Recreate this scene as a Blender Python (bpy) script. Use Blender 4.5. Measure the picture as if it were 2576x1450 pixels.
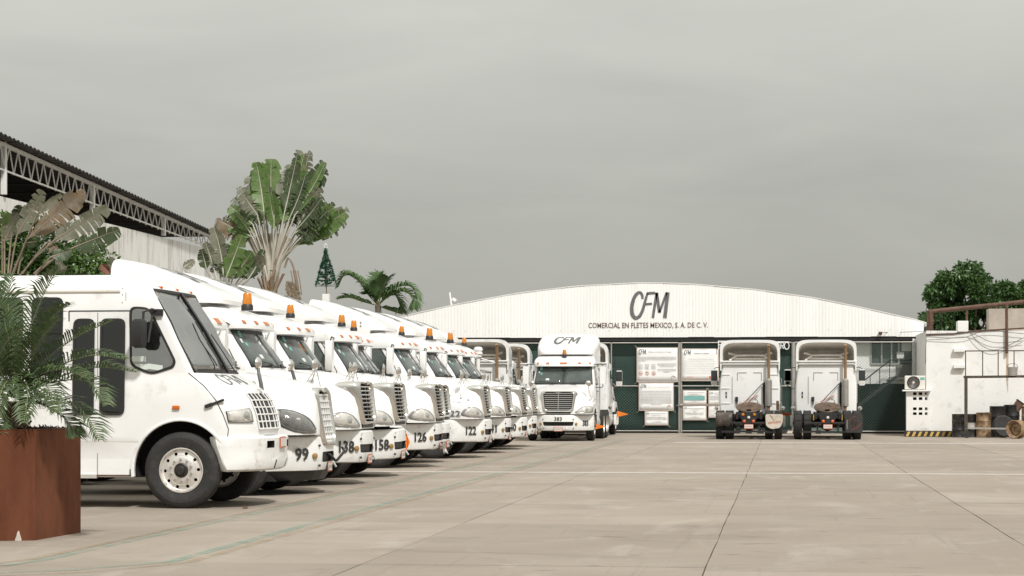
import bpy, bmesh, math, random
from mathutils import Vector, Matrix, noise as mnoise
from mathutils.bvhtree import BVHTree
R = math.radians
rnd = random.Random(7)
scene = bpy.context.scene
for o in list(bpy.data.objects): bpy.data.objects.remove(o)
COL = scene.collection

# ------------------------------------------------------------------ camera
CAM_H = 1.58; FPX = 5264.0; UC = 1288.0; VH = 993.0; YAW = R(7.33)     # in units of a 2576 px wide picture
cd = bpy.data.cameras.new('camera'); cam = bpy.data.objects.new('camera', cd); COL.objects.link(cam)
cam.location = (0, 0, CAM_H); cam.rotation_euler = (R(90), 0, YAW)
cd.sensor_fit = 'HORIZONTAL'; cd.sensor_width = 36.0; cd.lens = 36.0*FPX/2576.0; cd.shift_y = (VH-725.0)/2576.0
cd.clip_start = 0.5; cd.clip_end = 3000
scene.camera = cam
# ------------------------------------------------------------------ world, sun, exposure
SUN_EL = R(50); SUN_TO = Vector((0.38, -0.62, 0)).normalized()*math.cos(SUN_EL) + Vector((0, 0, math.sin(SUN_EL)))
w = bpy.data.worlds.new('World'); scene.world = w; w.use_nodes = True
nt = w.node_tree; N = nt.nodes; L = nt.links; N.clear()
wo = N.new('ShaderNodeOutputWorld'); bg = N.new('ShaderNodeBackground'); L.new(bg.outputs[0], wo.inputs[0])
sk = N.new('ShaderNodeTexSky'); sk.sky_type = 'NISHITA'; sk.sun_disc = False
sk.sun_elevation = SUN_EL; sk.sun_rotation = math.atan2(SUN_TO.x, SUN_TO.y); sk.dust_density = 3.0
tc = N.new('ShaderNodeTexCoord'); sp = N.new('ShaderNodeSeparateXYZ'); L.new(tc.outputs['Generated'], sp.inputs[0])
rp = N.new('ShaderNodeValToRGB'); L.new(sp.outputs['Z'], rp.inputs[0])
e = rp.color_ramp.elements
def skc(g): g *= 0.985; return (g*1.0, g*0.998, g*0.905, 1)
e[0].position = 0.0; e[0].color = skc(0.405); e[1].position = 1.0; e[1].color = skc(1.05)
for p_, g_ in ((0.035, 0.41), (0.07, 0.432), (0.10, 0.452), (0.14, 0.525), (0.19, 0.60), (0.35, 0.74)):
    k = e.new(p_); k.color = skc(g_)
mp = N.new('ShaderNodeMapping'); mp.inputs['Scale'].default_value = (3.2, 3.2, 15.0); mp.inputs['Rotation'].default_value = (R(3), R(-4), 0); L.new(tc.outputs['Generated'], mp.inputs[0])
ns = N.new('ShaderNodeTexNoise'); ns.inputs['Scale'].default_value = 1.7; ns.inputs['Detail'].default_value = 6; ns.inputs['Roughness'].default_value = 0.52; ns.inputs['Distortion'].default_value = 0.5
L.new(mp.outputs[0], ns.inputs['Vector'])
mr = N.new('ShaderNodeMapRange'); mr.inputs['From Min'].default_value = 0.3; mr.inputs['From Max'].default_value = 0.7; mr.inputs['To Min'].default_value = 0.935; mr.inputs['To Max'].default_value = 1.075
L.new(ns.outputs['Fac'], mr.inputs['Value'])
mu = N.new('ShaderNodeMix'); mu.data_type = 'RGBA'; mu.blend_type = 'MULTIPLY'; mu.inputs['Factor'].default_value = 1.0
L.new(rp.outputs[0], mu.inputs['A']); L.new(mr.outputs[0], mu.inputs['B'])
sc_ = N.new('ShaderNodeMix'); sc_.data_type = 'RGBA'; sc_.blend_type = 'MULTIPLY'; sc_.inputs['Factor'].default_value = 1.0
sc_.inputs['B'].default_value = (0.08, 0.08, 0.08, 1); L.new(sk.outputs[0], sc_.inputs['A'])
mx = N.new('ShaderNodeMix'); mx.data_type = 'RGBA'; mx.inputs['Factor'].default_value = 0.93      # thick cloud deck over the clear sky
L.new(sc_.outputs['Result'], mx.inputs['A']); L.new(mu.outputs['Result'], mx.inputs['B'])
L.new(mx.outputs['Result'], bg.inputs[0]); bg.inputs[1].default_value = 1.0
sl = bpy.data.lights.new('sun', 'SUN'); sl.energy = 3.3; sl.angle = R(4.0); sl.color = (1.0, 0.98, 0.95)
so = bpy.data.objects.new('sun', sl); COL.objects.link(so); so.rotation_euler = SUN_TO.to_track_quat('Z', 'Y').to_euler(); so.location = (-20, -30, 40)
scene.view_settings.view_transform = 'Standard'; scene.view_settings.look = 'None'
scene.view_settings.exposure = 0.12; scene.view_settings.gamma = 1.0; scene.view_settings.use_curve_mapping = False

# ------------------------------------------------------------------ pixel -> place
FW = Vector((-math.sin(YAW), math.cos(YAW), 0)); RT = Vector((math.cos(YAW), math.sin(YAW), 0))
def ray(u, v): return FW + RT*((u-UC)/FPX) + Vector((0, 0, (VH-v)/FPX))
CP = Vector((0, 0, CAM_H))
def gnd(u, v): d = ray(u, v); return CP + d*(-CAM_H/d.z)
def atY(u, v, Y): d = ray(u, v); return CP + d*(Y/d.y)
def atX(u, v, X): d = ray(u, v); return CP + d*(X/d.x)

# ------------------------------------------------------------------ materials
MATS = {}
def mat(name, col, rough=0.6, metal=0.0, var=0.0, vscale=4.0, col2=None, c2pos=(0.5, 0.65), bump=0.0, bscale=30.0, coat=0.0, trans=0.0, emit=None, spec=0.5, stretch=(1, 1, 1), detail=5.0, alpha=1.0, rvar=0.0):
    if name in MATS: return MATS[name]
    m = bpy.data.materials.new(name); m.use_nodes = True; MATS[name] = m
    t = m.node_tree; n = t.nodes; l = t.links; n.clear()
    out = n.new('ShaderNodeOutputMaterial'); b = n.new('ShaderNodeBsdfPrincipled')
    b.inputs['Base Color'].default_value = (*col, 1); b.inputs['Roughness'].default_value = rough; b.inputs['Metallic'].default_value = metal
    b.inputs['Coat Weight'].default_value = coat; b.inputs['Coat Roughness'].default_value = 0.08; b.inputs['Specular IOR Level'].default_value = spec
    b.inputs['Alpha'].default_value = alpha
    if emit: b.inputs['Emission Color'].default_value = (*emit[0], 1); b.inputs['Emission Strength'].default_value = emit[1]
    last = b.outputs[0]
    if var or col2 or bump or rvar:
        c = n.new('ShaderNodeTexCoord'); oi = n.new('ShaderNodeObjectInfo'); ad = n.new('ShaderNodeVectorMath'); ad.operation = 'ADD'
        sc = n.new('ShaderNodeVectorMath'); sc.operation = 'SCALE'; sc.inputs['Scale'].default_value = 37.0
        cmb = n.new('ShaderNodeCombineXYZ')
        for k in range(3): l.new(oi.outputs['Random'], cmb.inputs[k])
        l.new(cmb.outputs[0], sc.inputs[0]); l.new(c.outputs['Object'], ad.inputs[0]); l.new(sc.outputs[0], ad.inputs[1])
        mpn = n.new('ShaderNodeMapping'); mpn.inputs['Scale'].default_value = stretch; l.new(ad.outputs[0], mpn.inputs[0])
        colsock = None
        if var or col2 or rvar:
            nz = n.new('ShaderNodeTexNoise'); nz.inputs['Scale'].default_value = vscale; nz.inputs['Detail'].default_value = detail; nz.inputs['Roughness'].default_value = 0.62
            l.new(mpn.outputs[0], nz.inputs['Vector'])
        if var:
            r = n.new('ShaderNodeMapRange'); r.inputs['From Min'].default_value = 0.25; r.inputs['From Max'].default_value = 0.75
            r.inputs['To Min'].default_value = 1-var; r.inputs['To Max'].default_value = 1+var; l.new(nz.outputs['Fac'], r.inputs['Value'])
            q = n.new('ShaderNodeMix'); q.data_type = 'RGBA'; q.blend_type = 'MULTIPLY'; q.inputs['Factor'].default_value = 1
            q.inputs['A'].default_value = (*col, 1); l.new(r.outputs[0], q.inputs['B']); colsock = q.outputs['Result']
        if col2:
            nz2 = n.new('ShaderNodeTexNoise'); nz2.inputs['Scale'].default_value = vscale*2.3; nz2.inputs['Detail'].default_value = 7; nz2.inputs['Roughness'].default_value = 0.65
            l.new(mpn.outputs[0], nz2.inputs['Vector'])
            r2 = n.new('ShaderNodeMapRange'); r2.inputs['From Min'].default_value = c2pos[0]; r2.inputs['From Max'].default_value = c2pos[1]; l.new(nz2.outputs['Fac'], r2.inputs['Value'])
            q2 = n.new('ShaderNodeMix'); q2.data_type = 'RGBA'; q2.inputs['A'].default_value = (*col, 1); q2.inputs['B'].default_value = (*col2, 1)
            l.new(r2.outputs[0], q2.inputs['Factor'])
            if colsock: l.new(colsock, q2.inputs['A'])
            colsock = q2.outputs['Result']
        if colsock: l.new(colsock, b.inputs['Base Color'])
        if rvar:
            r3 = n.new('ShaderNodeMapRange'); r3.inputs['To Min'].default_value = max(0, rough-rvar); r3.inputs['To Max'].default_value = rough+rvar
            l.new(nz.outputs['Fac'], r3.inputs['Value']); l.new(r3.outputs[0], b.inputs['Roughness'])
        if bump:
            nb = n.new('ShaderNodeTexNoise'); nb.inputs['Scale'].default_value = bscale; nb.inputs['Detail'].default_value = 4; l.new(mpn.outputs[0], nb.inputs['Vector'])
            bp = n.new('ShaderNodeBump'); bp.inputs['Strength'].default_value = bump; bp.inputs['Distance'].default_value = 0.02
            l.new(nb.outputs['Fac'], bp.inputs['Height']); l.new(bp.outputs[0], b.inputs['Normal'])
    if trans:
        tr = n.new('ShaderNodeBsdfTranslucent'); ms = n.new('ShaderNodeMixShader'); ms.inputs[0].default_value = trans
        tr.inputs[0].default_value = (*[min(1, c_*1.5) for c_ in col], 1)
        if colsock: l.new(colsock, tr.inputs[0])
        l.new(last, ms.inputs[1]); l.new(tr.outputs[0], ms.inputs[2]); last = ms.outputs[0]
    l.new(last, out.inputs[0])
    return m
paint = mat('white_paint', (0.775, 0.77, 0.76), 0.30, var=0.05, vscale=1.3, col2=(0.58, 0.54, 0.48), c2pos=(0.56, 0.82), coat=0.35, bump=0.02, bscale=3)
paint2 = mat('white_bumper_plastic', (0.75, 0.745, 0.73), 0.45, var=0.06, vscale=2.5, col2=(0.46, 0.41, 0.35), c2pos=(0.55, 0.8))
chrome = mat('chrome', (0.72, 0.70, 0.67), 0.16, 1.0, rvar=0.08, vscale=5)
alu = mat('aluminium_rim', (0.78, 0.75, 0.71), 0.42, 0.75, var=0.08, vscale=5, rvar=0.1)
steel = mat('galvanised_steel', (0.42, 0.40, 0.37), 0.5, 0.6, var=0.15, vscale=6, col2=(0.26, 0.14, 0.08), c2pos=(0.62, 0.75))
muffl = mat('muffler_steel', (0.40, 0.38, 0.35), 0.45, 0.7, var=0.12, vscale=4)
stackm = mat('heat_stained_pipe', (0.36, 0.24, 0.14), 0.45, 0.6, var=0.2, vscale=6)
blackp = mat('black_plastic', (0.018, 0.018, 0.018), 0.5, var=0.2, vscale=8)
blackm = mat('black_steel', (0.012, 0.0115, 0.011), 0.6, var=0.3, vscale=5, col2=(0.05, 0.038, 0.028), c2pos=(0.55, 0.75))
rubber = mat('tyre_rubber', (0.022, 0.021, 0.02), 0.75, var=0.2, vscale=5, col2=(0.05, 0.046, 0.042), c2pos=(0.5, 0.78), bump=0.15, bscale=60)
well = mat('wheel_well', (0.012, 0.012, 0.011), 0.9)
glass = mat('dark_glass', (0.07, 0.084, 0.079), 0.05, spec=0.6, var=0.45, vscale=1.7)
deepglass = mat('deep_glass', (0.016, 0.02, 0.019), 0.05, spec=0.6, var=0.5, vscale=1.2)
seal = mat('rubber_seal', (0.015, 0.014, 0.013), 0.6)
amber = mat('amber_lens', (0.50, 0.17, 0.014), 0.25, spec=0.6)
amberd = mat('amber_marker', (0.5, 0.13, 0.015), 0.3)
lens = mat('headlamp_lens', (0.55, 0.53, 0.49), 0.12, 0.25, var=0.25, vscale=9, coat=0.6)
lensd = mat('dark_headlamp', (0.13, 0.13, 0.125), 0.12, 0.3, var=0.4, vscale=8, coat=0.8)
bezel = mat('grey_bezel', (0.30, 0.29, 0.28), 0.35, 0.5)
greyin = mat('bare_fibreglass', (0.68, 0.65, 0.60), 0.8, var=0.15, vscale=3, col2=(0.42, 0.38, 0.33), c2pos=(0.55, 0.8))
redorg = mat('orange_flag_cloth', (0.80, 0.20, 0.02), 0.7, var=0.1)
black_ink = mat('black_lettering', (0.03, 0.028, 0.026), 0.5, var=0.3, vscale=12)
grey_ink = mat('faded_grey_lettering', (0.12, 0.12, 0.12), 0.6, var=0.4, vscale=10)
brown_ink = mat('faded_brown_lettering', (0.15, 0.10, 0.08), 0.7, var=0.3, vscale=5)
sticker = mat('white_sticker', (0.6, 0.66, 0.62), 0.5)
teal = mat('teal_sticker', (0.16, 0.42, 0.38), 0.4)
rust = mat('rusty_steel', (0.12, 0.065, 0.042), 0.8, var=0.35, vscale=5, col2=(0.055, 0.035, 0.028), c2pos=(0.5, 0.7), bump=0.2)
plate_w = mat('number_plate', (0.62, 0.58, 0.54), 0.5)
plate_r = mat('number_plate_border', (0.5, 0.16, 0.10), 0.5)
mirrorg = mat('mirror_glass', (0.03, 0.035, 0.035), 0.04, spec=0.8)

def pane_glass(name, tint, base):
    m = bpy.data.materials.new(name); m.use_nodes = True; MATS[name] = m; t = m.node_tree; n = t.nodes; l = t.links; n.clear()
    out = n.new('ShaderNodeOutputMaterial'); tr = n.new('ShaderNodeBsdfTransparent'); tr.inputs[0].default_value = (*tint, 1); gl = n.new('ShaderNodeBsdfGlossy'); gl.inputs['Roughness'].default_value = 0.03
    lw = n.new('ShaderNodeLayerWeight'); lw.inputs[0].default_value = 0.35; mr_ = n.new('ShaderNodeMapRange'); mr_.inputs['To Min'].default_value = base; mr_.inputs['To Max'].default_value = 0.9
    l.new(lw.outputs['Fresnel'], mr_.inputs['Value']); ms = n.new('ShaderNodeMixShader'); l.new(mr_.outputs[0], ms.inputs[0]); l.new(tr.outputs[0], ms.inputs[1]); l.new(gl.outputs[0], ms.inputs[2]); l.new(ms.outputs[0], out.inputs[0]); return m
clearg = pane_glass('clear_window_glass', (0.80, 0.82, 0.80), 0.46)
doorg = pane_glass('dark_door_glass', (0.36, 0.38, 0.37), 0.07)
# ------------------------------------------------------------------ mesh helpers
class MB:
    def __init__(s): s.v = []; s.f = []; s.m = []
    def add(s, vs, fs, mi=0):
        o = len(s.v); s.v += [Vector(p) for p in vs]; s.f += [tuple(i+o for i in f) for f in fs]; s.m += [mi]*len(fs); return s
    def box(s, c, d, rot=None, mi=0):
        x, y, z = d[0]/2, d[1]/2, d[2]/2; c = Vector(c)
        p = [Vector(q) for q in ((-x,-y,-z),(x,-y,-z),(x,y,-z),(-x,y,-z),(-x,-y,z),(x,-y,z),(x,y,z),(-x,y,z))]
        if rot is not None: p = [rot @ q for q in p]
        return s.add([q+c for q in p], [(3,2,1,0),(4,5,6,7),(0,1,5,4),(1,2,6,5),(2,3,7,6),(3,0,4,7)], mi)
    def bar(s, a, b, wd, ht=None, mi=0, up=(0,0,1)):
        a = Vector(a); b = Vector(b); d = b-a; ln = d.length
        if ln < 1e-6: return s
        x = d/ln; u = Vector(up)
        if abs(x.dot(u)) > 0.97: u = Vector((1,0,0)) if abs(x.x) < 0.9 else Vector((0,1,0))
        y = u.cross(x).normalized(); z = x.cross(y)
        return s.box((a+b)/2, (ln, wd, ht or wd), Matrix((x, y, z)).transposed(), mi)
    def cyl(s, a, b, r0, r1=None, n=14, cap=True, mi=0):
        a = Vector(a); b = Vector(b); r1 = r0 if r1 is None else r1; d = (b-a).normalized()
        x = d.orthogonal().normalized(); y = d.cross(x); vs = []
        for p, r in ((a, r0), (b, r1)):
            for i in range(n):
                t = 2*math.pi*i/n; vs.append(p+x*(r*math.cos(t))+y*(r*math.sin(t)))
        fs = [(i, (i+1) % n, n+(i+1) % n, n+i) for i in range(n)]
        if cap: fs += [tuple(range(n-1, -1, -1)), tuple(range(n, 2*n))]
        return s.add(vs, fs, mi)
    def tube(s, pts, r, n=8, mi=0, r1=None):
        pts = [Vector(p) for p in pts]; rings = []; prev = None
        for i, p in enumerate(pts):
            d = (pts[min(i+1, len(pts)-1)]-pts[max(i-1, 0)]).normalized()
            if prev is None: x = d.orthogonal().normalized()
            else: x = (prev-d*prev.dot(d)); x = x.normalized() if x.length > 1e-5 else d.orthogonal().normalized()
            prev = x; y = d.cross(x); rr = r if r1 is None else r+(r1-r)*i/(len(pts)-1)
            rings.append([p+x*(rr*math.cos(2*math.pi*k/n))+y*(rr*math.sin(2*math.pi*k/n)) for k in range(n)])
        return s.loft(rings, mi)
    def loft(s, rings, mi=0, cap=True, closed=True):
        n = len(rings[0]); vs = [p for r_ in rings for p in r_]; fs = []
        for i in range(len(rings)-1):
            for k in range(n if closed else n-1):
                k2 = (k+1) % n; fs.append((i*n+k, i*n+k2, (i+1)*n+k2, (i+1)*n+k))
        if cap and closed: fs += [tuple(range(n-1, -1, -1)), tuple(range((len(rings)-1)*n, len(rings)*n))]
        return s.add(vs, fs, mi)
    def lathe(s, prof, o=(0,0,0), ax=(0,0,1), n=24, mi=0, cap=True):
        o = Vector(o); ax = Vector(ax).normalized(); x = ax.orthogonal().normalized(); y = ax.cross(x); rings = []
        for r, h in prof:
            rings.append([o+ax*h+x*(max(r, 1e-4)*math.cos(2*math.pi*k/n))+y*(max(r, 1e-4)*math.sin(2*math.pi*k/n)) for k in range(n)])
        return s.loft(rings, mi, cap)
    def prism(s, poly, fn, d0, d1, mi=0):
        n = len(poly); vs = [fn(a, b, d0) for a, b in poly]+[fn(a, b, d1) for a, b in poly]
        fs = [tuple(range(n-1, -1, -1)), tuple(range(n, 2*n))]+[(i, (i+1) % n, n+(i+1) % n, n+i) for i in range(n)]
        return s.add(vs, fs, mi)
    def grid(s, P, mi=0):
        nr = len(P); nc = len(P[0]); vs = [p for r_ in P for p in r_]
        return s.add(vs, [(i*nc+j, i*nc+j+1, (i+1)*nc+j+1, (i+1)*nc+j) for i in range(nr-1) for j in range(nc-1)], mi)
def lk(o): COL.objects.link(o); return o
def obj(name, mb, mats, parent=None, smooth=None, bevel=0, base=None, recalc=True, solid=0):
    me = bpy.data.meshes.new(name)
    if base is not None: mb.v = [p-base for p in mb.v]
    me.from_pydata([tuple(p) for p in mb.v], [], mb.f)
    for m in (mats if isinstance(mats, (list, tuple)) else [mats]): me.materials.append(m)
    if any(mb.m): me.polygons.foreach_set('material_index', mb.m)
    if recalc:
        b = bmesh.new(); b.from_mesh(me); bmesh.ops.recalc_face_normals(b, faces=b.faces); b.to_mesh(me); b.free()
    if smooth:
        me.polygons.foreach_set('use_smooth', [True]*len(me.polygons)); me.set_sharp_from_angle(angle=R(smooth))
    me.update()
    o = lk(bpy.data.objects.new(name, me)); o.parent = parent
    if solid:
        q = o.modifiers.new('solid', 'SOLIDIFY'); q.thickness = solid; q.offset = 0
    if bevel:
        q = o.modifiers.new('bevel', 'BEVEL'); q.width = bevel; q.segments = 2; q.limit_method = 'ANGLE'; q.angle_limit = R(40)
    return o
def tag(o, label, cat, group=None):
    o['label'] = label; o['category'] = cat
    if group: o['group'] = group
    return o
def thing(name, label, cat, loc=(0,0,0), rz=0, group=None):
    o = lk(bpy.data.objects.new(name, None)); o.location = loc; o.rotation_euler = (0, 0, rz); o.empty_display_size = 0.2
    return tag(o, label, cat, group)
def wpart(name, mb, mats, root, **k): return obj(name, mb, mats, root, base=Vector(root.location), **k)
def copy_tree(o, parent=None):
    c = lk(o.copy()); c.parent = parent
    for ch in o.children: copy_tree(ch, c)
    return c
def boolean(o, cutters, op='DIFFERENCE'):
    for c in cutters:
        q = o.modifiers.new('cut', 'BOOLEAN'); q.object = c; q.operation = op; q.solver = 'EXACT'
        if hasattr(q, 'material_mode'): q.material_mode = 'TRANSFER'
    bpy.context.view_layer.update(); dg = bpy.context.evaluated_depsgraph_get()
    me = bpy.data.meshes.new_from_object(o.evaluated_get(dg)); o.modifiers.clear(); old = o.data; o.data = me; me.name = old.name
    for c in cutters: bpy.data.objects.remove(c)
    me.polygons.foreach_set('use_smooth', [True]*len(me.polygons)); me.set_sharp_from_angle(angle=R(32))
    return o
def lerp_tab(tab, x):
    if x <= tab[0][0]: return tab[0][1:]
    for a, b in zip(tab, tab[1:]):
        if x <= b[0]:
            t = (x-a[0])/(b[0]-a[0]); t = t*t*(3-2*t)*0.35+t*0.65
            return tuple(p+(q-p)*t for p, q in zip(a[1:], b[1:]))
    return tab[-1][1:]
def crom(pts, n):
    P = [Vector(p) for p in pts]; P = [P[0]*2-P[1]]+P+[P[-1]*2-P[-2]]; out = []
    for i in range(1, len(P)-2):
        for k in range(n):
            t = k/n; a, b, c, d = P[i-1:i+3]
            out.append(0.5*((2*b)+(c-a)*t+(2*a-5*b+4*c-d)*t*t+(3*b-a-3*c+d)*t**3))
    out.append(P[-2]); return out
def round_poly(poly, r, n=4):
    out = []; m = len(poly)
    for i in range(m):
        p = Vector(poly[i]); a = Vector(poly[i-1]); b = Vector(poly[(i+1) % m])
        ra = min(r, (a-p).length*0.45, (b-p).length*0.45)
        s = p+(a-p).normalized()*ra; e_ = p+(b-p).normalized()*ra
        for k in range(n+1):
            t = k/n; q = s*(1-t)**2+p*(2*t*(1-t))+e_*t*t; out.append((q.x, q.y))
    return out
def inset_poly(poly, d):
    c = sum((Vector(p) for p in poly), Vector((0, 0)))/len(poly); out = []; m = len(poly)
    area = sum(poly[i][0]*poly[(i+1) % m][1]-poly[(i+1) % m][0]*poly[i][1] for i in range(m)); s = 1 if area > 0 else -1
    for i in range(m):
        p = Vector(poly[i]); e1 = (p-Vector(poly[i-1])).normalized(); e2 = (Vector(poly[(i+1) % m])-p).normalized()
        n1 = Vector((-e1.y, e1.x))*s; n2 = Vector((-e2.y, e2.x))*s; nn = n1+n2; nn /= max(0.3, nn.length_squared/2)
        q = p+nn*d; out.append((q.x, q.y))
    return out
TXT = {}
def text_mesh(s, bold=0.0, shear=0.0):
    k = (s, bold, shear)
    if k not in TXT:
        c = bpy.data.curves.new('lettering', 'FONT'); c.body = s; c.size = 1.0; c.align_x = 'CENTER'; c.offset = bold; c.shear = shear; c.resolution_u = 2; c.space_line = 1.05
        o = bpy.data.objects.new('tmp', c); me = bpy.data.meshes.new_from_object(o); bpy.data.objects.remove(o)
        TXT[k] = ([v.co.copy() for v in me.vertices], [tuple(p.vertices) for p in me.polygons]); bpy.data.meshes.remove(me)
    return TXT[k]
def text_mb(s, o, right, up, h, width=None, bold=0.0, shear=0.0, off=0.0, wrap=None):
    vs, fs = text_mesh(s, bold, shear)
    x0 = min(p.x for p in vs); x1 = max(p.x for p in vs); y0 = min(p.y for p in vs); y1 = max(p.y for p in vs)
    sy = h/(y1-y0); sx = (width/(x1-x0)) if width else sy
    o = Vector(o); right = Vector(right).normalized(); up = Vector(up).normalized(); nn = right.cross(up); m = MB()
    if wrap: return m.add([wrap((p.x-(x0+x1)/2)*sx, (p.y-(y0+y1)/2)*sy) for p in vs], fs)
    return m.add([o+right*((p.x-(x0+x1)/2)*sx)+up*((p.y-(y0+y1)/2)*sy)+nn*off for p in vs], fs)
LOGO = [([(.30,.74),(.29,.90),(.22,.99),(.12,.88),(.045,.62),(.02,.34),(.05,.12),(.13,.02),(.23,.10),(.31,.34),(.37,.66),(.43,.95)], .055, True),
        ([(.41,.95),(.63,.97)], .05, False), ([(.38,.54),(.55,.56)], .045, False),
        ([(.57,.02),(.67,.98)], .05, False), ([(.67,.98),(.74,.22)], .055, False), ([(.74,.22),(.93,.99)], .045, False), ([(.96,.99),(.88,.02)], .065, False)]
def logo_mb(fn, asp=1.4, wm=1.0):
    m = MB()
    for pts, wd, curve in LOGO:
        wd *= wm
        P = crom([(a, b, 0) for a, b in pts], 5) if curve else [Vector((a, b, 0)) for a, b in pts]
        if not curve: P = [P[0].lerp(P[1], k/6) for k in range(7)]
        rows = []
        for i, p in enumerate(P):
            d = P[min(i+1, len(P)-1)]-P[max(i-1, 0)]; d = Vector((d.x*asp, d.y, 0)).normalized(); nn = Vector((-d.y/asp, d.x, 0))
            ww = wd*(0.75+0.5*math.sin(math.pi*i/(len(P)-1))) if curve else wd
            rows.append([fn(*(p+nn*ww).xy), fn(*(p-nn*ww).xy)])
        m.grid(rows)
    return m
# ================================================================== SETTING
def ground_material():
    m = bpy.data.materials.new('worn_concrete'); m.use_nodes = True; t = m.node_tree; n = t.nodes; l = t.links; n.clear()
    out = n.new('ShaderNodeOutputMaterial'); b = n.new('ShaderNodeBsdfPrincipled'); l.new(b.outputs[0], out.inputs[0])
    g = n.new('ShaderNodeNewGeometry'); oi = n.new('ShaderNodeObjectInfo')
    def nz(sc, det, stretch=(1,1,1), dist=0.0):
        mpn = n.new('ShaderNodeMapping'); mpn.inputs['Scale'].default_value = stretch; l.new(g.outputs['Position'], mpn.inputs[0])
        q = n.new('ShaderNodeTexNoise'); q.inputs['Scale'].default_value = sc; q.inputs['Detail'].default_value = det; q.inputs['Roughness'].default_value = 0.62; q.inputs['Distortion'].default_value = dist
        l.new(mpn.outputs[0], q.inputs['Vector']); return q.outputs['Fac']
    def rng(s, a, b_, c, d):
        q = n.new('ShaderNodeMapRange'); q.inputs['From Min'].default_value = a; q.inputs['From Max'].default_value = b_; q.inputs['To Min'].default_value = c; q.inputs['To Max'].default_value = d
        l.new(s, q.inputs['Value']); return q.outputs[0]
    def mix(fac, A, B, mode='MIX'):
        q = n.new('ShaderNodeMix'); q.data_type = 'RGBA'; q.blend_type = mode
        if isinstance(fac, float): q.inputs['Factor'].default_value = fac
        else: l.new(fac, q.inputs['Factor'])
        for s, v in (('A', A), ('B', B)):
            if isinstance(v, tuple): q.inputs[s].default_value = (*v, 1)
            else: l.new(v, q.inputs[s])
        return q.outputs['Result']
    c = mix(rng(nz(0.35, 5), 0.3, 0.7, 0, 1), (0.270, 0.226, 0.185), (0.332, 0.284, 0.238))
    c = mix(1.0, c, rng(oi.outputs['Random'], 0, 1, 0.92, 1.08), 'MULTIPLY')
    c = mix(rng(nz(1.1, 7, (1, 0.35, 1), 0.6), 0.54, 0.70, 0, 0.42), c, (0.46, 0.42, 0.37))      # pale scuffed laitance
    c = mix(rng(nz(0.9, 7, (0.45, 1, 1), 0.8), 0.54, 0.74, 0, 0.6), c, (0.17, 0.148, 0.122))     # old oil and tyre marks
    c = mix(rng(nz(2.6, 6, (0.5, 1.3, 1), 0.3), 0.63, 0.72, 0, 0.75), c, (0.11, 0.086, 0.066))     # small drips
    c = mix(rng(nz(28, 4), 0.3, 0.7, 0, 0.28), c, (0.19, 0.165, 0.135))                            # grain
    c = mix(rng(nz(3.2, 5, (2.6, 0.06, 1), 0.2), 0.60, 0.70, 0, 0.22), c, (0.15, 0.13, 0.11))      # faint tyre tracks
    c = mix(rng(nz(9, 3), 0.68, 0.74, 0, 0.7), c, (0.10, 0.08, 0.062))                          # spots
    l.new(c, b.inputs['Base Color']); b.inputs['Roughness'].default_value = 0.82; b.inputs['Specular IOR Level'].default_value = 0.3
    bp = n.new('ShaderNodeBump'); bp.inputs['Strength'].default_value = 0.25; bp.inputs['Distance'].default_value = 0.01
    l.new(nz(18, 6), bp.inputs['Height']); l.new(bp.outputs[0], b.inputs['Normal'])
    return m
conc = ground_material()
dirt = mat('joint_dirt', (0.09, 0.075, 0.055), 0.95, var=0.3, vscale=0.4)
g = MB(); g.add([(-900,-300,-0.05),(900,-300,-0.05),(900,1500,-0.05),(-900,1500,-0.05)], [(0,1,2,3)])
ground = obj('ground', g, dirt); ground['kind'] = 'structure'
yard = lk(bpy.data.objects.new('concrete_yard', None)); yard['kind'] = 'structure'
XJ = [-0.68+3.2*k for k in range(-10, 10)]
def wav(t, s): return 0.012*mnoise.noise((t*0.35, s*7.1, 0.5))+0.010*mnoise.noise((t*1.9, s*3.3, 4.5))
rs = random.Random(3)
for i in range(len(XJ)-1):
    if i == 9: ys = [8, 14.2, 19.2, 25.4, 31.6]
    elif i == 10: ys = [8, 12, 18.83, 23.27, 29.6]
    elif i == 8: ys = [8, 13, 19.21, 25.6, 31.5]
    else: ys = [8-rs.random()*3, 15+rs.random()*3]
    while ys[-1] < 85.6: ys.append(ys[-1]+4.2+rs.random()*2.6)
    ys[-1] = 85.9
    if ys[-1]-ys[-2] < 2: ys.pop(-2)
    for a, b in zip(ys, ys[1:]):
        zt = -0.003*rs.random(); gap = 0.005 if rs.random() < 0.75 else 0.002; k = max(2, int((b-a)/0.8)); m = MB()
        gx = 0.0055 if XJ[i] > -8 else 0.004
        lf = []; rt_ = []
        for j in range(k+1):
            y = a+gap+(b-a-2*gap)*j/k
            lf.append((XJ[i]+gx+wav(y, i), y)); rt_.append((XJ[i+1]-gx+wav(y, i+1), y))
        yb = [(0.012*mnoise.noise((x*0.9, b, i)), 0) for x in range(4)]
        poly = lf+rt_[::-1]
        m.prism(poly, lambda p, q, d: Vector((p, q, d)), -0.045, zt)
        obj('slab', m, conc, yard)
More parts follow.
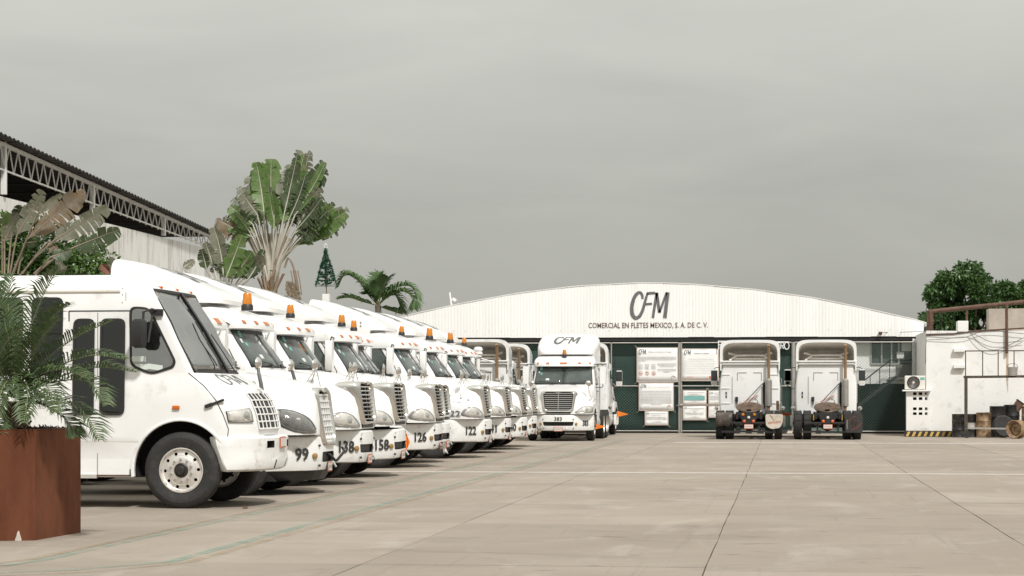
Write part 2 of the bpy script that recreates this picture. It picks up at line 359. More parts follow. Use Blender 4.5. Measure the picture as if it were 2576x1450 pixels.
# painted markings
def mark_mat(name, col, thr):
    m = bpy.data.materials.new(name); m.use_nodes = True; t = m.node_tree; n = t.nodes; l = t.links
    b = n['Principled BSDF']; b.inputs['Base Color'].default_value = (*col, 1); b.inputs['Roughness'].default_value = 0.8
    g_ = n.new('ShaderNodeNewGeometry'); q = n.new('ShaderNodeTexNoise'); q.inputs['Scale'].default_value = 2.2; q.inputs['Detail'].default_value = 9; q.inputs['Roughness'].default_value = 0.72
    l.new(g_.outputs['Position'], q.inputs['Vector']); r = n.new('ShaderNodeMapRange'); r.inputs['From Min'].default_value = thr-0.12; r.inputs['From Max'].default_value = thr+0.16; r.inputs['To Max'].default_value = 0.48
    l.new(q.outputs['Fac'], r.inputs['Value']); l.new(r.outputs[0], b.inputs['Alpha']); return m
m_yel = mark_mat('worn_ochre_line', (0.36, 0.275, 0.175), 0.48); m_grn = mark_mat('worn_green_line', (0.20, 0.33, 0.27), 0.48); m_wht = mark_mat('worn_white_line', (0.74, 0.72, 0.68), 0.32)
def stripe(name, pts, wd, m, z=0.004):
    P = [Vector((x, y, 0)) for x, y in pts]; rows = []
    for i, p in enumerate(P):
        d = (P[min(i+1, len(P)-1)]-P[max(i-1, 0)]).normalized(); nn = Vector((-d.y, d.x, 0))*(wd/2*(1+0.15*mnoise.noise((i*0.9, z*900, 1))))
        rows.append([p+nn+Vector((0,0,z)), p-nn+Vector((0,0,z))])
    s = MB(); s.grid(rows); o = obj(name, s, m); o['kind'] = 'structure'; return o
def ln(a, b, n=40): return [(a[0]+(b[0]-a[0])*k/n, a[1]+(b[1]-a[1])*k/n) for k in range(n+1)]
stripe('painted_line', [(-13, 18.25), (-10, 18.3), (-8, 18.38), (-7.3, 18.8)]+ln((-7.12, 19.4), (-6.82, 68)), 0.13, m_yel)
stripe('painted_line', [(-13, 18.02), (-10, 18.07), (-8, 18.15), (-7.1, 18.62)]+ln((-6.98, 19.3), (-6.68, 68)), 0.12, m_grn, 0.0045)
stripe('painted_line', [(-13, 16.95), (-10, 17.0), (-7.5, 17.4), (-6.3, 18.2)]+ln((-5.72, 19.2), (-5.50, 72)), 0.15, m_grn)
stripe('painted_line', [(-13, 16.7), (-10, 16.75), (-7.3, 17.15), (-6.1, 18.0)]+ln((-5.54, 19.1), (-5.32, 72)), 0.13, m_yel, 0.0045)
stripe('painted_line', ln((-8.6, 42.1), (14, 42.3)), 0.45, m_wht, 0.005)
stripe('painted_line', ln((-3.5, 68.6), (9, 68.9)), 0.9, m_wht, 0.005)

# ------------------------------------------------------------------ workshop hall with arched front
clad = mat('white_corrugated_sheet', (0.82, 0.81, 0.79), 0.45, var=0.05, vscale=1.2, col2=(0.64, 0.60, 0.54), c2pos=(0.64, 0.9), stretch=(1, 1, 0.15))
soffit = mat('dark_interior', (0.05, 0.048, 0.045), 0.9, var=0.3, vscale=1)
FY = 86.5
hall = thing('workshop_hall', 'long white hall with arched corrugated front and large company lettering', 'building', (-5.9, FY, 0))
TOPL = [(905,822),(960,809),(1020,795),(1150,766),(1300,738.5),(1450,720.5),(1600,712.5),(1680,713),(1750,716),(1900,729),(2050,750),(2180,777),(2322,809)]
topw = [atY(u, v, FY) for u, v in TOPL]
def topz(x):
    for a, b in zip(topw, topw[1:]):
        if x <= b.x: t = (x-a.x)/(b.x-a.x); return a.z+(b.z-a.z)*t
    return topw[-1].z
XL, XR = topw[0].x, topw[-1].x; ZB = atY(1620, 849, FY).z
nsh = 22; sw = (XR-XL)/nsh
for i in range(nsh):
    x0 = XL+i*sw; pts = []; k = 8; pr = sw/k
    for j in range(k):
        for dx, d in ((0, 0), (0.40, 0), (0.5, -0.006), (0.9, -0.006)):
            pts.append((x0+(j+dx)*pr, FY+d))
    pts.append((x0+sw+0.02, FY)); m = MB()
    dz = rs.uniform(-0.012, 0.012); dy = -0.008*(i % 2)
    m.grid([[Vector((x, y+dy, ZB+dz)) for x, y in pts], [Vector((x, y+dy, topz(min(x, XR))+0.5*dz)) for x, y in pts]])
    wpart('cladding_sheet', m, clad, hall)
m = MB(); rows = [[], [], [], []]
for k in range(41):
    x = XL-0.3+(XR-XL+0.6)*k/40; z = topz(min(max(x, XL), XR))-(0.12 if k in (0, 40) else 0)
    for r_, (y, dz) in enumerate(((FY-0.03, 0.0), (FY-0.03, 0.025), (FY+22, 0.025), (FY+22, 0.0))): rows[r_].append(Vector((x, y, z+dz)))
m.grid(rows); m.grid([rows[0], rows[3]]); wpart('roof', m, clad, hall)
m = MB(); m.box(((XL+XR)/2, FY+0.12, ZB-0.07), (XR-XL, 0.16, 0.2)); wpart('lintel_beam', m, blackm, hall, bevel=0.01)
wallw = mat('white_render', (0.76, 0.75, 0.73), 0.85, var=0.06, vscale=1.0, col2=(0.46, 0.43, 0.38), c2pos=(0.55, 0.85), bump=0.25, bscale=14)
for xx in (XL+0.1, XR-0.1): m = MB(); m.box((xx, FY+11, 2.2), (0.2, 21.8, 4.4)); wpart('side_wall', m, wallw, hall)
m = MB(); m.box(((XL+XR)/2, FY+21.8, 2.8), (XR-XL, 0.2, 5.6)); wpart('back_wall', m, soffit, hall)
m = MB(); m.box((XR-0.22, FY+0.05, ZB/2-0.05), (0.42, 0.42, ZB-0.1)); wpart('corner_column', m, wallw, hall, bevel=0.02)
# lettering on the front
la = atY(1587, 802, FY-0.06); lb = atY(1684, 735, FY-0.06)
wpart('company_logo', logo_mb(lambda a, b: Vector((la.x+(lb.x-la.x)*a+0.0*b, FY-0.024, la.z+(lb.z-la.z)*b)), 1.43), grey_ink, hall, recalc=False, solid=0.002)
ta = atY(1480, 828.5, FY-0.05); tb = atY(1781, 811, FY-0.05)
wpart('company_lettering', text_mb('COMERCIAL EN FLETES MEXICO, S. A. DE C. V.', ((ta.x+tb.x)/2, FY-0.024, (ta.z+tb.z)/2), (1,0,0), (0,0,1), (tb.z-ta.z)*0.98, tb.x-ta.x, bold=0.012), brown_ink, hall, recalc=False, solid=0.002)
m = MB()
for k in range(46):
    for zz in (ZB+0.28,):
        x = XL+0.5+k*0.5
        if zz < topz(x)-0.1: m.cyl((x, FY-0.022, zz), (x, FY-0.005, zz), 0.010, n=6)
sc = wpart('fixing_screws', m, rust, hall); sc['kind'] = 'stuff'
# antenna and roof camera on the hall
an = thing('roof_antenna', 'thin white antenna mast on the left slope of the arched hall roof', 'antenna', atY(1136, 768, FY+0.3))
m = MB(); m.tube([atY(1136, 770, FY+0.3), atY(1131, 736, FY+0.3)], 0.035); wpart('mast', m, paint, an)
rc = thing('roof_camera', 'small white security camera on bracket beside the thin roof antenna', 'camera', atY(1150, 766, FY+0.3))
m = MB(); m.bar(atY(1138, 752, FY+0.3), atY(1147, 757, FY+0.3), 0.12, 0.12); wpart('housing', m, paint, rc, bevel=0.02)
m = MB(); m.tube([atY(1150, 768, FY+0.3), atY(1150, 757, FY+0.3), atY(1146, 756, FY+0.3)], 0.025); wpart('bracket', m, steel, rc)

# ------------------------------------------------------------------ chain-link front
FN = 86.2
shade = mat('green_shade_cloth', (0.006, 0.024, 0.019), 0.9, var=0.5, vscale=0.9, col2=(0.035, 0.055, 0.045), c2pos=(0.56, 0.75))
wire = mat('green_coated_wire', (0.14, 0.22, 0.185), 0.6)
fx0 = XL+0.3; fx1 = atY(2303, 993, FN).x; fz = ZB-0.22
fence = thing('chain_link_gate', 'tall chain link gate wall with green cloth under the hall front', 'fence', (-4, FN, 0))
m = MB(); p_ = 0.12; H_ = fz-0.12; W_ = fx1-fx0; nw = int((W_+H_)/p_)
for k in range(nw):
    for sgn in (1, -1):
        c0 = k*p_
        a0 = max(0.0, c0-H_); a1 = min(W_, c0)
        if a1 <= a0: continue
        za, zb = c0-a0, c0-a1
        if sgn < 0: P1 = (fx0+a0, za); P2 = (fx0+a1, zb)
        else: P1 = (fx1-a0, za); P2 = (fx1-a1, zb)
        A = Vector((P1[0], FN-0.004*sgn, 0.1+P1[1])); B = Vector((P2[0], FN-0.004*sgn, 0.1+P2[1])); m.bar(A, B, 0.0062, 0.0062, up=(0,1,0))
o = wpart('wire_mesh', m, wire, fence); o['kind'] = 'stuff'
for u in (905, 985, 1065, 1145, 1225, 1305, 1385, 1538, 1708.5, 1713.5, 1996, 2141, 2303):
    m = MB(); x = atY(u, 993, FN).x; th = 0.045 if u in (1708.5, 1713.5) else (0.09 if u == 1996 else 0.03); m.cyl((x, FN-0.03, 0), (x, FN-0.03, fz), th, n=12); wpart('post', m, steel, fence, smooth=40)
xs = [atY(u, 993, FN).x for u in (905, 1145, 1385, 1538, 1708.5, 1996, 2141, 2303)]
for a, b in zip(xs, xs[1:]):
    for zz in (0.08, 1.93, fz-0.02):
        if zz == 1.93 and a > xs[5]-0.1: continue
        m = MB(); m.cyl((a+0.03, FN-0.02, zz), (b-0.03, FN-0.02, zz), 0.028, n=10); wpart('rail', m, steel, fence, smooth=40)
x1996 = xs[5]
for a, b in zip([xs[0], xs[1], xs[2], xs[3], xs[4]+0.1], [xs[1], xs[2], xs[3], xs[4], x1996]):
    m = MB(); k = 14
    P = [[Vector((a+(b-a)*i/k, FN+0.10+0.03*mnoise.noise((i*0.5+a, j*0.7, 2)), 0.1+(3.05 if a > xs[3]-.1 else 3.3)*j/8)) for i in range(k+1)] for j in range(9)]
    m.grid(P); wpart('shade_cloth', m, shade, fence, smooth=60, solid=0.004, recalc=False)
m = MB(); m.cyl(atY(1711, 1020, FN-0.09), atY(1711, 1019, FN-0.09)+Vector((0.1,0,0)), 0.05, n=10); m.bar(atY(1702, 1021, FN-0.09), atY(1722, 1017, FN-0.09), 0.03); wpart('latch', m, steel, fence)
# steps, partition and window of the office seen through the fence
off = thing('workshop_office', 'white office partition with dark window above a black opening behind the fence', 'office', (3.5, 89.0, 0))
OY = 87.0
def rect(u0, v0, u1, v1, Y): a = atY(u0, v1, Y); b = atY(u1, v0, Y); return a, b
def plate(mb, u0, v0, u1, v1, Y, th=0.05, mi=0):
    a, b = rect(u0, v0, u1, v1, Y); mb.box(((a.x+b.x)/2, Y+th/2, (a.z+b.z)/2), (b.x-a.x, th, b.z-a.z), mi=mi); return mb
m = MB(); plate(m, 2128, 842, 2190, 966, OY, 0.15); plate(m, 2190, 916, 2262, 966, OY, 0.15); plate(m, 2262, 966, 2262.2, 967, OY, 0.15); plate(m, 2262, 936, 2290, 966, OY, 0.15); plate(m, 2190, 842, 2300, 853, OY, 0.15); wpart('wall', m, wallw, off)
m = MB(); plate(m, 2000, 842, 2128, 1092, OY+0.1, 0.1); wpart('rear_partition', m, mat('green_grey_panel', (0.16, 0.22, 0.19), 0.8, var=0.3, vscale=1.5), off)
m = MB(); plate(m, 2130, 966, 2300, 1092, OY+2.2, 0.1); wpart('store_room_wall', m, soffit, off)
m = MB(); plate(m, 2191, 854, 2261, 915, OY+0.06, 0.02); wpart('window_glass', m, glass, off)
m = MB()
for u in (2191, 2218, 2243, 2261): m.bar(atY(u, 853, OY-0.02), atY(u, 916, OY-0.02), 0.06)
m.bar(atY(2191, 853, OY-0.03), atY(2261, 853, OY-0.03), 0.06); m.bar(atY(2191, 916, OY-0.03), atY(2261, 916, OY-0.03), 0.06); wpart('window_frame', m, steel, off)
m = MB(); plate(m, 2254, 917, 2304, 956, OY-0.04, 0.03); wpart('mesh_door', m, mat('door_mesh', (0.16, 0.15, 0.14), 0.8), off)
m = MB(); plate(m, 2263, 855, 2304, 914, OY+0.05, 0.02); wpart('door_glass', m, glass, off)
for u0, v0, u1, v1 in ((2268, 862, 2293, 884), (2256, 886, 2274, 902)):
    m = MB(); plate(m, u0, v0, u1, v1, OY-0.06, 0.015); wpart('paper_notice', m, mat('paper', (0.6, 0.58, 0.54), 0.9), off)
st = thing('steel_staircase', 'dark steel stairs with handrail rising right behind the fence mesh', 'stairs', (3.0, 88.3, 0))
SY = 86.68
for k in range(9):
    m = MB(); u = 2170+k*10.0; v = 1010-k*7.5; a = atY(u, v, SY); m.box(a, (0.30, 0.46, 0.05)); wpart('step', m, blackm, st)
m = MB(); m.bar(atY(2100, 1068, SY-0.26), atY(2255, 948, SY-0.26), 0.04, 0.12); wpart('stringer', m, blackm, st)
m = MB(); m.tube([atY(2120, 1000, SY-0.26), atY(2240, 906, SY-0.26), atY(2300, 906, SY-0.26)], 0.025)
wpart('handrail', m, blackm, st)
for u, v0, v1 in ((2162, 966, 1018), (2189, 945, 996), (2213, 927, 978), (2238, 907, 956)):
    m = MB(); m.tube([atY(u, v0, SY-0.26), atY(u, v1, SY-0.26)], 0.016, 6); wpart('baluster', m, blackm, st)
m = MB(); plate(m, 2236, 950, 2290, 955, SY-0.24, 0.5); wpart('landing', m, steel, st)
# banners on the fence
ban = mat('white_vinyl_banner', (0.82, 0.815, 0.80), 0.5, var=0.04, vscale=1.2, bump=0.15, bscale=2.5)
ink1 = mat('banner_print_grey', (0.30, 0.29, 0.29), 0.7); ink2 = mat('banner_print_light', (0.60, 0.585, 0.58), 0.7); ink_r = mat('banner_print_red', (0.55, 0.16, 0.07), 0.7); ink_t = mat('banner_print_teal', (0.19, 0.40, 0.38), 0.7)
edge = mat('banner_hem', (0.50, 0.42, 0.37), 0.8)
def B6(cx, cy): return 1572+0.1735*cx, 849+0.1735*cy
def banner(x0, y0, x1, y1, label, lines, logo=None, title=None, extra=()):
    Y = FN-0.09; u0, v0 = B6(x0, y0); u1, v1 = B6(x1, y1); a = atY(u0, v1, Y); b = atY(u1, v0, Y)
    r_ = thing('banner', label, 'banner', (a.x, Y, a.z), 0, 'printed banners tied to the chain link gate'); W = b.x-a.x; Hh = b.z-a.z
    m = MB(); m.grid([[Vector((W*i/8, 0.012*mnoise.noise((i*0.6+x0, j*0.8, y0*0.1)), Hh*j/6)) for i in range(9)] for j in range(7)]); obj('sheet', m, ban, r_, smooth=60, solid=0.004, recalc=False)
    m = MB(); t_ = 0.014
    for p, q in (((0,0),(W,0)),((W,0),(W,Hh)),((W,Hh),(0,Hh)),((0,Hh),(0,0))): m.bar((p[0],-0.004,p[1]), (q[0],-0.004,q[1]), 0.03, t_, up=(0,1,0))
    obj('hem', m, edge, r_)
    m = MB()
    for cx_, cz_, dx, dz in ((0,0,-.12,-.12),(W,0,.12,-.12),(W,Hh,.12,.12),(0,Hh,-.12,.12)): m.tube([(cx_,-0.005,cz_),(cx_+dx*.8,0.03,cz_+dz*.8)], 0.008, 5)
    obj('tie_cords', m, edge, r_)
    def xy(cx, cy): return Vector(((cx-x0)/(x1-x0)*W, -0.016, Hh-(cy-y0)/(y1-y0)*Hh))
    if logo:
        lx0, ly0, lx1, ly1 = logo; p = xy(lx0, ly1); q = xy(lx1, ly0)
        obj('printed_logo', logo_mb(lambda s, t: Vector((p.x+(q.x-p.x)*s, -0.017, p.z+(q.z-p.z)*t)), 1.4), ink1 if x1-x0 < 400 else grey_ink, r_, recalc=False)
    if title:
        for s, cx, cy, hh, ww, mm, bo in title:
            c = xy(cx, cy); obj('printed_title', text_mb(s, c, (1,0,0), (0,0,1), hh*0.00285, ww*0.00285, bold=bo), mm, r_, recalc=False)
    if lines:
        rr = random.Random(int(x0+y0)); m = MB()
        for cx0, cx1, cy, hh in lines:                      # rows of print too small to read: broken dashes
            x = cx0
            while x < cx1-4:
                ww = rr.uniform(8, 34); x2 = min(cx1, x+ww); p = xy(x, cy+hh/2); q = xy(x2, cy-hh/2); m.add([p, (q.x, p.y, p.z), q, (p.x, p.y, q.z)], [(0,1,2,3)]); x = x2+5
        obj('fine_print', m, ink2, r_, recalc=False)['kind'] = 'stuff'
    for e_ in extra: e_(r_, xy)
    return r_
def badge(cx, cy, rad):
    def f(r_, xy):
        for k, mm in enumerate((ink2, ink_t, ink_r)):
            m = MB(); pts = [xy(cx+rad*s*math.cos(t), cy+rad*s*math.sin(t)) for s in (1, .72) for t in [R(120*k+5+10*i) for i in range(12)]]
            m.grid([pts[:12], pts[12:]]); obj('printed_ring', m, mm, r_, recalc=False)
        c = xy(cx, cy); obj('printed_mark', text_mb('1', c, (1,0,0), (0,0,1), rad*0.9*0.00285, bold=0.02), ink1, r_, recalc=False)
    return f
def forbid(cx, cy, kind):
    def f(r_, xy):
        rad = 30; m = MB(); pts = [[xy(cx+rad*s*math.cos(R(15*i)), cy+rad*s*math.sin(R(15*i))) for i in range(25)] for s in (1, .84)]; m.grid(pts)
        a = xy(cx-rad*.65, cy-rad*.65); b = xy(cx+rad*.65, cy+rad*.65); a.y -= .001; b.y -= .001; m.bar(a, b, 0.001, 0.014); obj('prohibition_sign', m, ink_r, r_, recalc=False)
        m = MB()
        if kind == 0: m.bar(xy(cx-20, cy+4), xy(cx+20, cy+4), 0.001, 0.022)
        elif kind == 1: a, b, c, d = xy(cx-14, cy-16), xy(cx+14, cy-16), xy(cx, cy+2), xy(cx, cy+16); m.add([a, b, c], [(0,1,2)]); m.bar(c, d, 0.001, 0.012)
        else: m.bar(xy(cx-12, cy+14), xy(cx+10, cy-14), 0.001, 0.02); m.bar(xy(cx-2, cy+14), xy(cx+16, cy+6), 0.001, 0.014)
        obj('pictogram', m, ink1, r_, recalc=False)
    return f
def blockf(cx0, cy0, cx1, cy1, mm, nm='printed_block'):
    def f(r_, xy):
        a = xy(cx0, cy1); b = xy(cx1, cy0); m = MB(); m.prism(round_poly([(a.x,a.z),(b.x,a.z),(b.x,b.z),(a.x,b.z)], 0.03), lambda p, q, d: Vector((p, -0.0165+d, q)), 0, 0.001); obj(nm, m, mm, r_)
    return f
T = lambda s, cx, cy, hh, ww, mm=None, bo=0.0: (s, cx, cy, hh, ww, mm or ink2, bo)
banner(175, 150, 768, 645, 'largest white banner, top left of gate post, with three red prohibition circles', [(197,745,c,11) for c in (285,303,321)]+[(197,300,339,11)]+[(a,a+62,c,9) for a in (197,290,385) for c in (393,412,428,444,459)]+[(475,745,c,10) for c in (382,401)]+[(500,715,421,10)]+[(475,745,c,10) for c in (463,482)]+[(560,650,501,10)], (203,172,310,246), [T('Política de Alcohol y Drogas', 507, 211, 24, 335, ink1, 0.01), T('La Seguridad es Primero', 445, 605, 18, 340)], (forbid(227,523,0), forbid(322,523,1), forbid(417,523,2), badge(703,588,32), blockf(250,581,355,585,ink2)))
ql = ['Comercial en Fletes México estamos','comprometidos en proporcionar un servicio de','transportación de carga regular y especializada de','calidad, con unidades en óptimas condiciones,','personal capacitado y optimizando los recursos,','cumpliendo siempre con la satisfacción del cliente','mediante un proceso de mejora continua.']
banner(825, 165, 1358, 630, 'white quality policy banner right of gate post with seven centred text rows and orange block', [], (862,185,958,250), [T('Política de Calidad', 1110, 229, 22, 210, ink1, 0.01)]+[T(s, c, 314+34*i, 21, w_) for i, (s, c, w_) in enumerate(zip(ql, (1100,1087,1085,1085,1083,1085,1085), (355,460,490,440,465,490,405)))]+[T('Programa de mejora continua', 1035, 593, 16, 345, ink_r)], (blockf(1222,563,1283,598,ink_r), blockf(897,571,988,575,ink_r)))
banner(205, 660, 705, 1060, 'mid-sized white banner of dense grey text hanging below the banner with prohibition circles', [(235,680,c,11) for c in (780,803,826,848,870,889,908,929,949)]+[(380,525,969,11)]+[(270,356,1004,6),(300,575,1026,9)], (232,680,313,735), [T('Política en Salud, Seguridad y Ambiente', 500, 715, 19, 330)], (badge(640,1012,28),))
banner(293, 1068, 627, 1270, 'small white banner lowest left of the gate post', [(365,605,1101,9),(388,520,1130,8),(445,520,1220,6),(385,535,1232,6)], (304,1090,350,1122), [T('POR SEGURIDAD CAMINE POR EL', 458, 1163, 15, 280, ink1, 0.01), T('INTERIOR DE LAS LINEAS DE CAMINO', 458, 1184, 15, 310, ink1, 0.01)])
banner(842, 768, 1182, 972, 'small white banner with teal text block right of the gate post', [(910,1155,795,9),(940,1070,820,8),(905,1115,835,8),(985,1040,924,6),(930,1085,937,6)], None, None, (blockf(855,848,1160,912,ink_t), ))
banner(1215, 770, 1385, 972, 'small white banner partly hidden by the mirror of the left rear-facing truck', [(1285,1375,803,9),(1310,1375,826,8)]+[(1232,1370,c,10) for c in (853,870,887,903)]+[(1300,1360,941,6)], (1228,792,1276,824), None)
banner(842, 993, 1180, 1197, 'small white banner with red heading under the teal block banner', [(915,1155,1029,9),(945,1070,1051,8),(985,1045,1150,6),(930,1090,1159,6)], (862,1008,903,1042), [T('ALTO', 1008, 1078, 14, 40, ink_r, 0.02), T('PROHIBIDA LA ENTRADA A TODOS', 1010, 1098, 14, 270, ink1, 0.01), T('LOS OPERADORES AL TALLER', 1010, 1117, 14, 230, ink1, 0.01)])
banner(1215, 993, 1375, 1160, 'small torn white banner behind the headlamp of the left rear-facing truck', [(1225,1280,1001,8),(1290,1370,1030,8),(1230,1360,1058,7),(1230,1360,1080,7),(1230,1360,1110,7),(1240,1300,1130,7)], None, None)
# white outline letters on the rail above the gate
sg = thing('outline_letter_sign', 'white tubular outline letters on rail behind the two rear-facing trucks', 'sign', atY(1895, 870, FN-0.2))
m = MB(); SGY = FN-0.2
m.tube([atY(1806, 859, SGY), atY(1985, 861, SGY)], 0.02, 6); m.tube([atY(1806, 868, SGY), atY(1816, 868, SGY)], 0.02, 6); wpart('sign_rail', m, paint, sg)
for pts in ([[(1807,859),(1808,879)],[(1816,859),(1816,879)]], [[(1955,863),(1955,878),(1962,878)],[(1955,863),(1962,863)],[(1955,870),(1961,870)]], [[(1964,878),(1964,863),(1971,863),(1971,870),(1964,870)],[(1968,870),(1971,878)]]):
    m = MB()
    for q in pts: m.tube([atY(a, b, SGY-0.03) for a, b in q], 0.022, 6)
    wpart('letter', m, paint, sg)
m = MB(); m.tube([atY(1979+6*math.cos(R(30*k)), 870.5+9*math.sin(R(30*k)), SGY-0.03) for k in range(13)], 0.022, 6); wpart('letter', m, paint, sg)
# low striped kerb in front of the fence (behind the rear-facing trucks)
kerb_y = mat('kerb_yellow', (0.55, 0.36, 0.10), 0.7, var=0.2, vscale=4); kerb_k = mat('kerb_black', (0.03, 0.028, 0.025), 0.8)
def striped_kerb(label, x0, x1, y, dep, h, nst, cy=kerb_y):
    r_ = thing('striped_kerb', label, 'kerb', ((x0+x1)/2, y, 0)); m = MB(); m.box(((x0+x1)/2, y+dep/2, h/2), (x1-x0, dep, h)); wpart('kerb_block', m, kerb_k, r_, bevel=0.02)
    st_ = (x1-x0)/nst
    for k in range(nst):
        a = x0+k*st_+0.02; q = st_*0.45; m = MB(); fn = lambda p, z, d: Vector((p, y-0.004+d, z))
        m.prism([(a,0.015),(a+q,0.015),(a+q+h*0.35,h-0.03),(a+h*0.35,h-0.03)], fn, 0, 0.003)
        m.prism([(a+h*0.35,0.03),(a+q+h*0.35,0.03),(a+q+h*0.35,dep-0.03),(a+h*0.35,dep-0.03)], lambda p, z, d: Vector((p, y+z, h+0.001+d)), 0, 0.003)
        wpart('painted_stripe', m, cy, r_)
striped_kerb('low black and white striped kerb along the fence foot behind the parked trucks', -2.6, 1.6, 85.2, 0.4, 0.14, 9, mat('kerb_cream', (0.62, 0.56, 0.45), 0.7))

# ------------------------------------------------------------------ right hand white building
RY = 80.4
rbx0 = atY(2330, 993, RY).x
rb = thing('white_side_building', 'low white rendered building with pipe rail on its roof at right edge', 'building', (9, RY, 0))
zt_ = atY(2450, 832, RY).z
m = MB(); P = [[Vector((rbx0+0.5*i, RY, 0 if j == 0 else (zt_+0.03*mnoise.noise((i*0.7, 3, 1))))) for i in range(34)] for j in range(2)]
Q = [[p+Vector((0, 9, 0)) for p in r_] for r_ in P]
m.loft([P[0]+P[1][::-1], Q[0]+Q[1][::-1]]); wpart('wall', m, wallw, rb)
m = MB(); a = atY(2409, 811, RY-0.05); b = atY(2436, 832, RY-0.05); m.box(((a.x+b.x)/2, RY+0.3, (a.z+b.z)/2), (b.x-a.x, 0.7, a.z-b.z+0.1)); wpart('roof_pier', m, wallw, rb, bevel=0.02)
for v in (877, 918):
    m = MB(); a = atY(2398, v, RY); b = atY(2428, v+9, RY); m.box(((a.x+b.x)/2, RY-0.09, (a.z+b.z)/2), (b.x-a.x, 0.18, a.z-b.z)); wpart('ledge', m, wallw, rb, bevel=0.015)
m = MB(); m.tube([atY(2330, 842, RY-0.02), atY(2400, 840, RY-0.02), atY(2440, 834, RY-0.02), atY(2576, 826, RY-0.02), atY(2640, 822, RY-0.02)], 0.03, 6); wpart('conduit', m, rust, rb)
m = MB(); a = atY(2488, 790, RY+1.5); b = atY(2640, 824, RY+1.5); m.box(((a.x+b.x)/2, RY+2, (a.z+b.z)/2), (b.x-a.x, 1.0, a.z-b.z+0.4)); wpart('roof_block', m, mat('rough_concrete', (0.36, 0.31, 0.26), 0.9, var=0.2, vscale=2), rb)
m = MB(); x = atY(2534, 900, RY-0.01).x
m.prism([(x-.05, 2.2),(x+.02,1.6),(x+.05,2.4),(x+.03,3.9),(x-.03,3.9)], lambda p, z, d: Vector((p, RY-0.004+d, z)), 0, 0.003); wpart('rust_stain', m, mat('rust_streak', (0.48, 0.38, 0.27), 0.9, var=0.3, vscale=5), rb)
pr = thing('rooftop_pipe_rail', 'rusty pipe frame along the roof edge of the low white building', 'pipe frame', atY(2340, 832, RY+0.3))
m = MB(); m.tube([atY(2336, 785, RY+0.2), atY(2400, 778, RY+0.2), atY(2500, 768, RY+0.2), atY(2650, 752, RY+0.2)], 0.085, 10); wpart('top_pipe', m, rust, pr, smooth=50)
for u, v0, v1, r_ in ((2341, 785, 834, 0.10), (2334.5, 782, 834, 0.05), (2432, 776, 816, 0.04), (2532, 766, 890, 0.055)):
    m = MB(); m.tube([atY(u, v0, RY+(0.2 if v1 < 850 else -0.1)), atY(u+(1 if v1 > 850 else 0), v1, RY+(0.2 if v1 < 850 else -0.1))], r_, 8); wpart('upright', m, rust, pr, smooth=50)
cb = thing('slack_cables', 'thin slack cables drooping across the low white building front', 'cable', atY(2450, 850, RY-0.1))
for q in ([(2327,845),(2380,842),(2440,838),(2500,862),(2576,858)], [(2440,838),(2470,870),(2510,880),(2576,850)], [(2330,848),(2420,850),(2480,833),(2576,840)], [(2216,837),(2270,836),(2330,834)], [(2330,848),(2328,905),(2326,960)], [(2345,830),(2352,805),(2362,790),(2370,800),(2368,828)], [(2346,820),(2356,806),(2366,815),(2360,830)]):
    m = MB(); m.tube(crom([atY(u, v, RY-0.12 if u > 2326 else FY-0.2) for u, v in q], 6), 0.011, 5); wpart('cable', m, blackp, cb)
m = MB(); m.tube([atY(2210, 838, FY-0.1), atY(2219, 839, FY-0.1)], 0.06, 8); wpart('junction_box', m, rust, cb)
# screen block pier with air conditioner on it
pier = thing('screen_block_pier', 'white pier of pierced screen blocks beside the low white building', 'pier', (atY(2304, 993, RY).x, RY, 0))
px0 = atY(2280, 993, RY).x; px1 = rbx0+0.14; pz = atY(2304, 985, RY).z; m = MB(); pd = 0.35
hx = [(2296.5,2305.5),(2311,2320),(2326.5,2333)]; hz = [(986.5,995),(999,1007.5),(1024.5,1033),(1037,1045)]
m = MB(); m.box(((px0+px1)/2, RY-0.07+pd/2, pz/2+0.05), (px1-px0, pd, pz-0.1)); bodyp = wpart('pier_body', m, wallw, pier)
cut = MB()
for a, b in hx:
    for c, d in hz:
        p = atY(a, d, RY); q = atY(b, c, RY); cut.box(((p.x+q.x)/2, RY, (p.z+q.z)/2), (q.x-p.x, 0.3, (q.z-p.z)*0.82))
co = obj('cutter', cut, well, None); boolean(bodyp, [co])
m = MB(); m.box(((px0+px1)/2-0.06, RY+0.08, pz+0.03), (px1-px0+0.16, 0.6, 0.06)); wpart('cap_slab', m, wallw, pier, bevel=0.01)
ac = thing('air_conditioner', 'white outdoor air conditioner unit with round fan on the screen block pier', 'air conditioner', (atY(2302, 980, RY-0.1).x, RY+0.05, pz+0.06))
a = atY(2277, 984, RY-0.1); b = atY(2328, 950, RY-0.1); W = b.x-a.x; Hh = b.z-a.z
m = MB(); m.box((0, 0, Hh/2+0.02), (W, 0.32, Hh)); obj('casing', m, mat('cream_casing', (0.72, 0.69, 0.63), 0.5), ac, bevel=0.02)
m = MB(); m.lathe([(0.24,0),(0.24,0.02),(0.20,0.02),(0.20,0.005),(0,0.005)], (-0.06, -0.16, Hh/2+0.02), (0,-1,0), 28); obj('fan_ring', m, blackp, ac, smooth=40)
m = MB()
for k in range(5): m.lathe([(0.05+0.035*k,0.014),(0.058+0.035*k,0.02),(0.062+0.035*k,0.014)], (-0.06, -0.16, Hh/2+0.02), (0,-1,0), 24)
for k in range(12): t = R(30*k); m.bar((-0.06+0.03*math.cos(t), -0.178, Hh/2+0.02+0.03*math.sin(t)), (-0.06+0.2*math.cos(t), -0.178, Hh/2+0.02+0.2*math.sin(t)), 0.006)
obj('fan_grille', m, steel, ac)
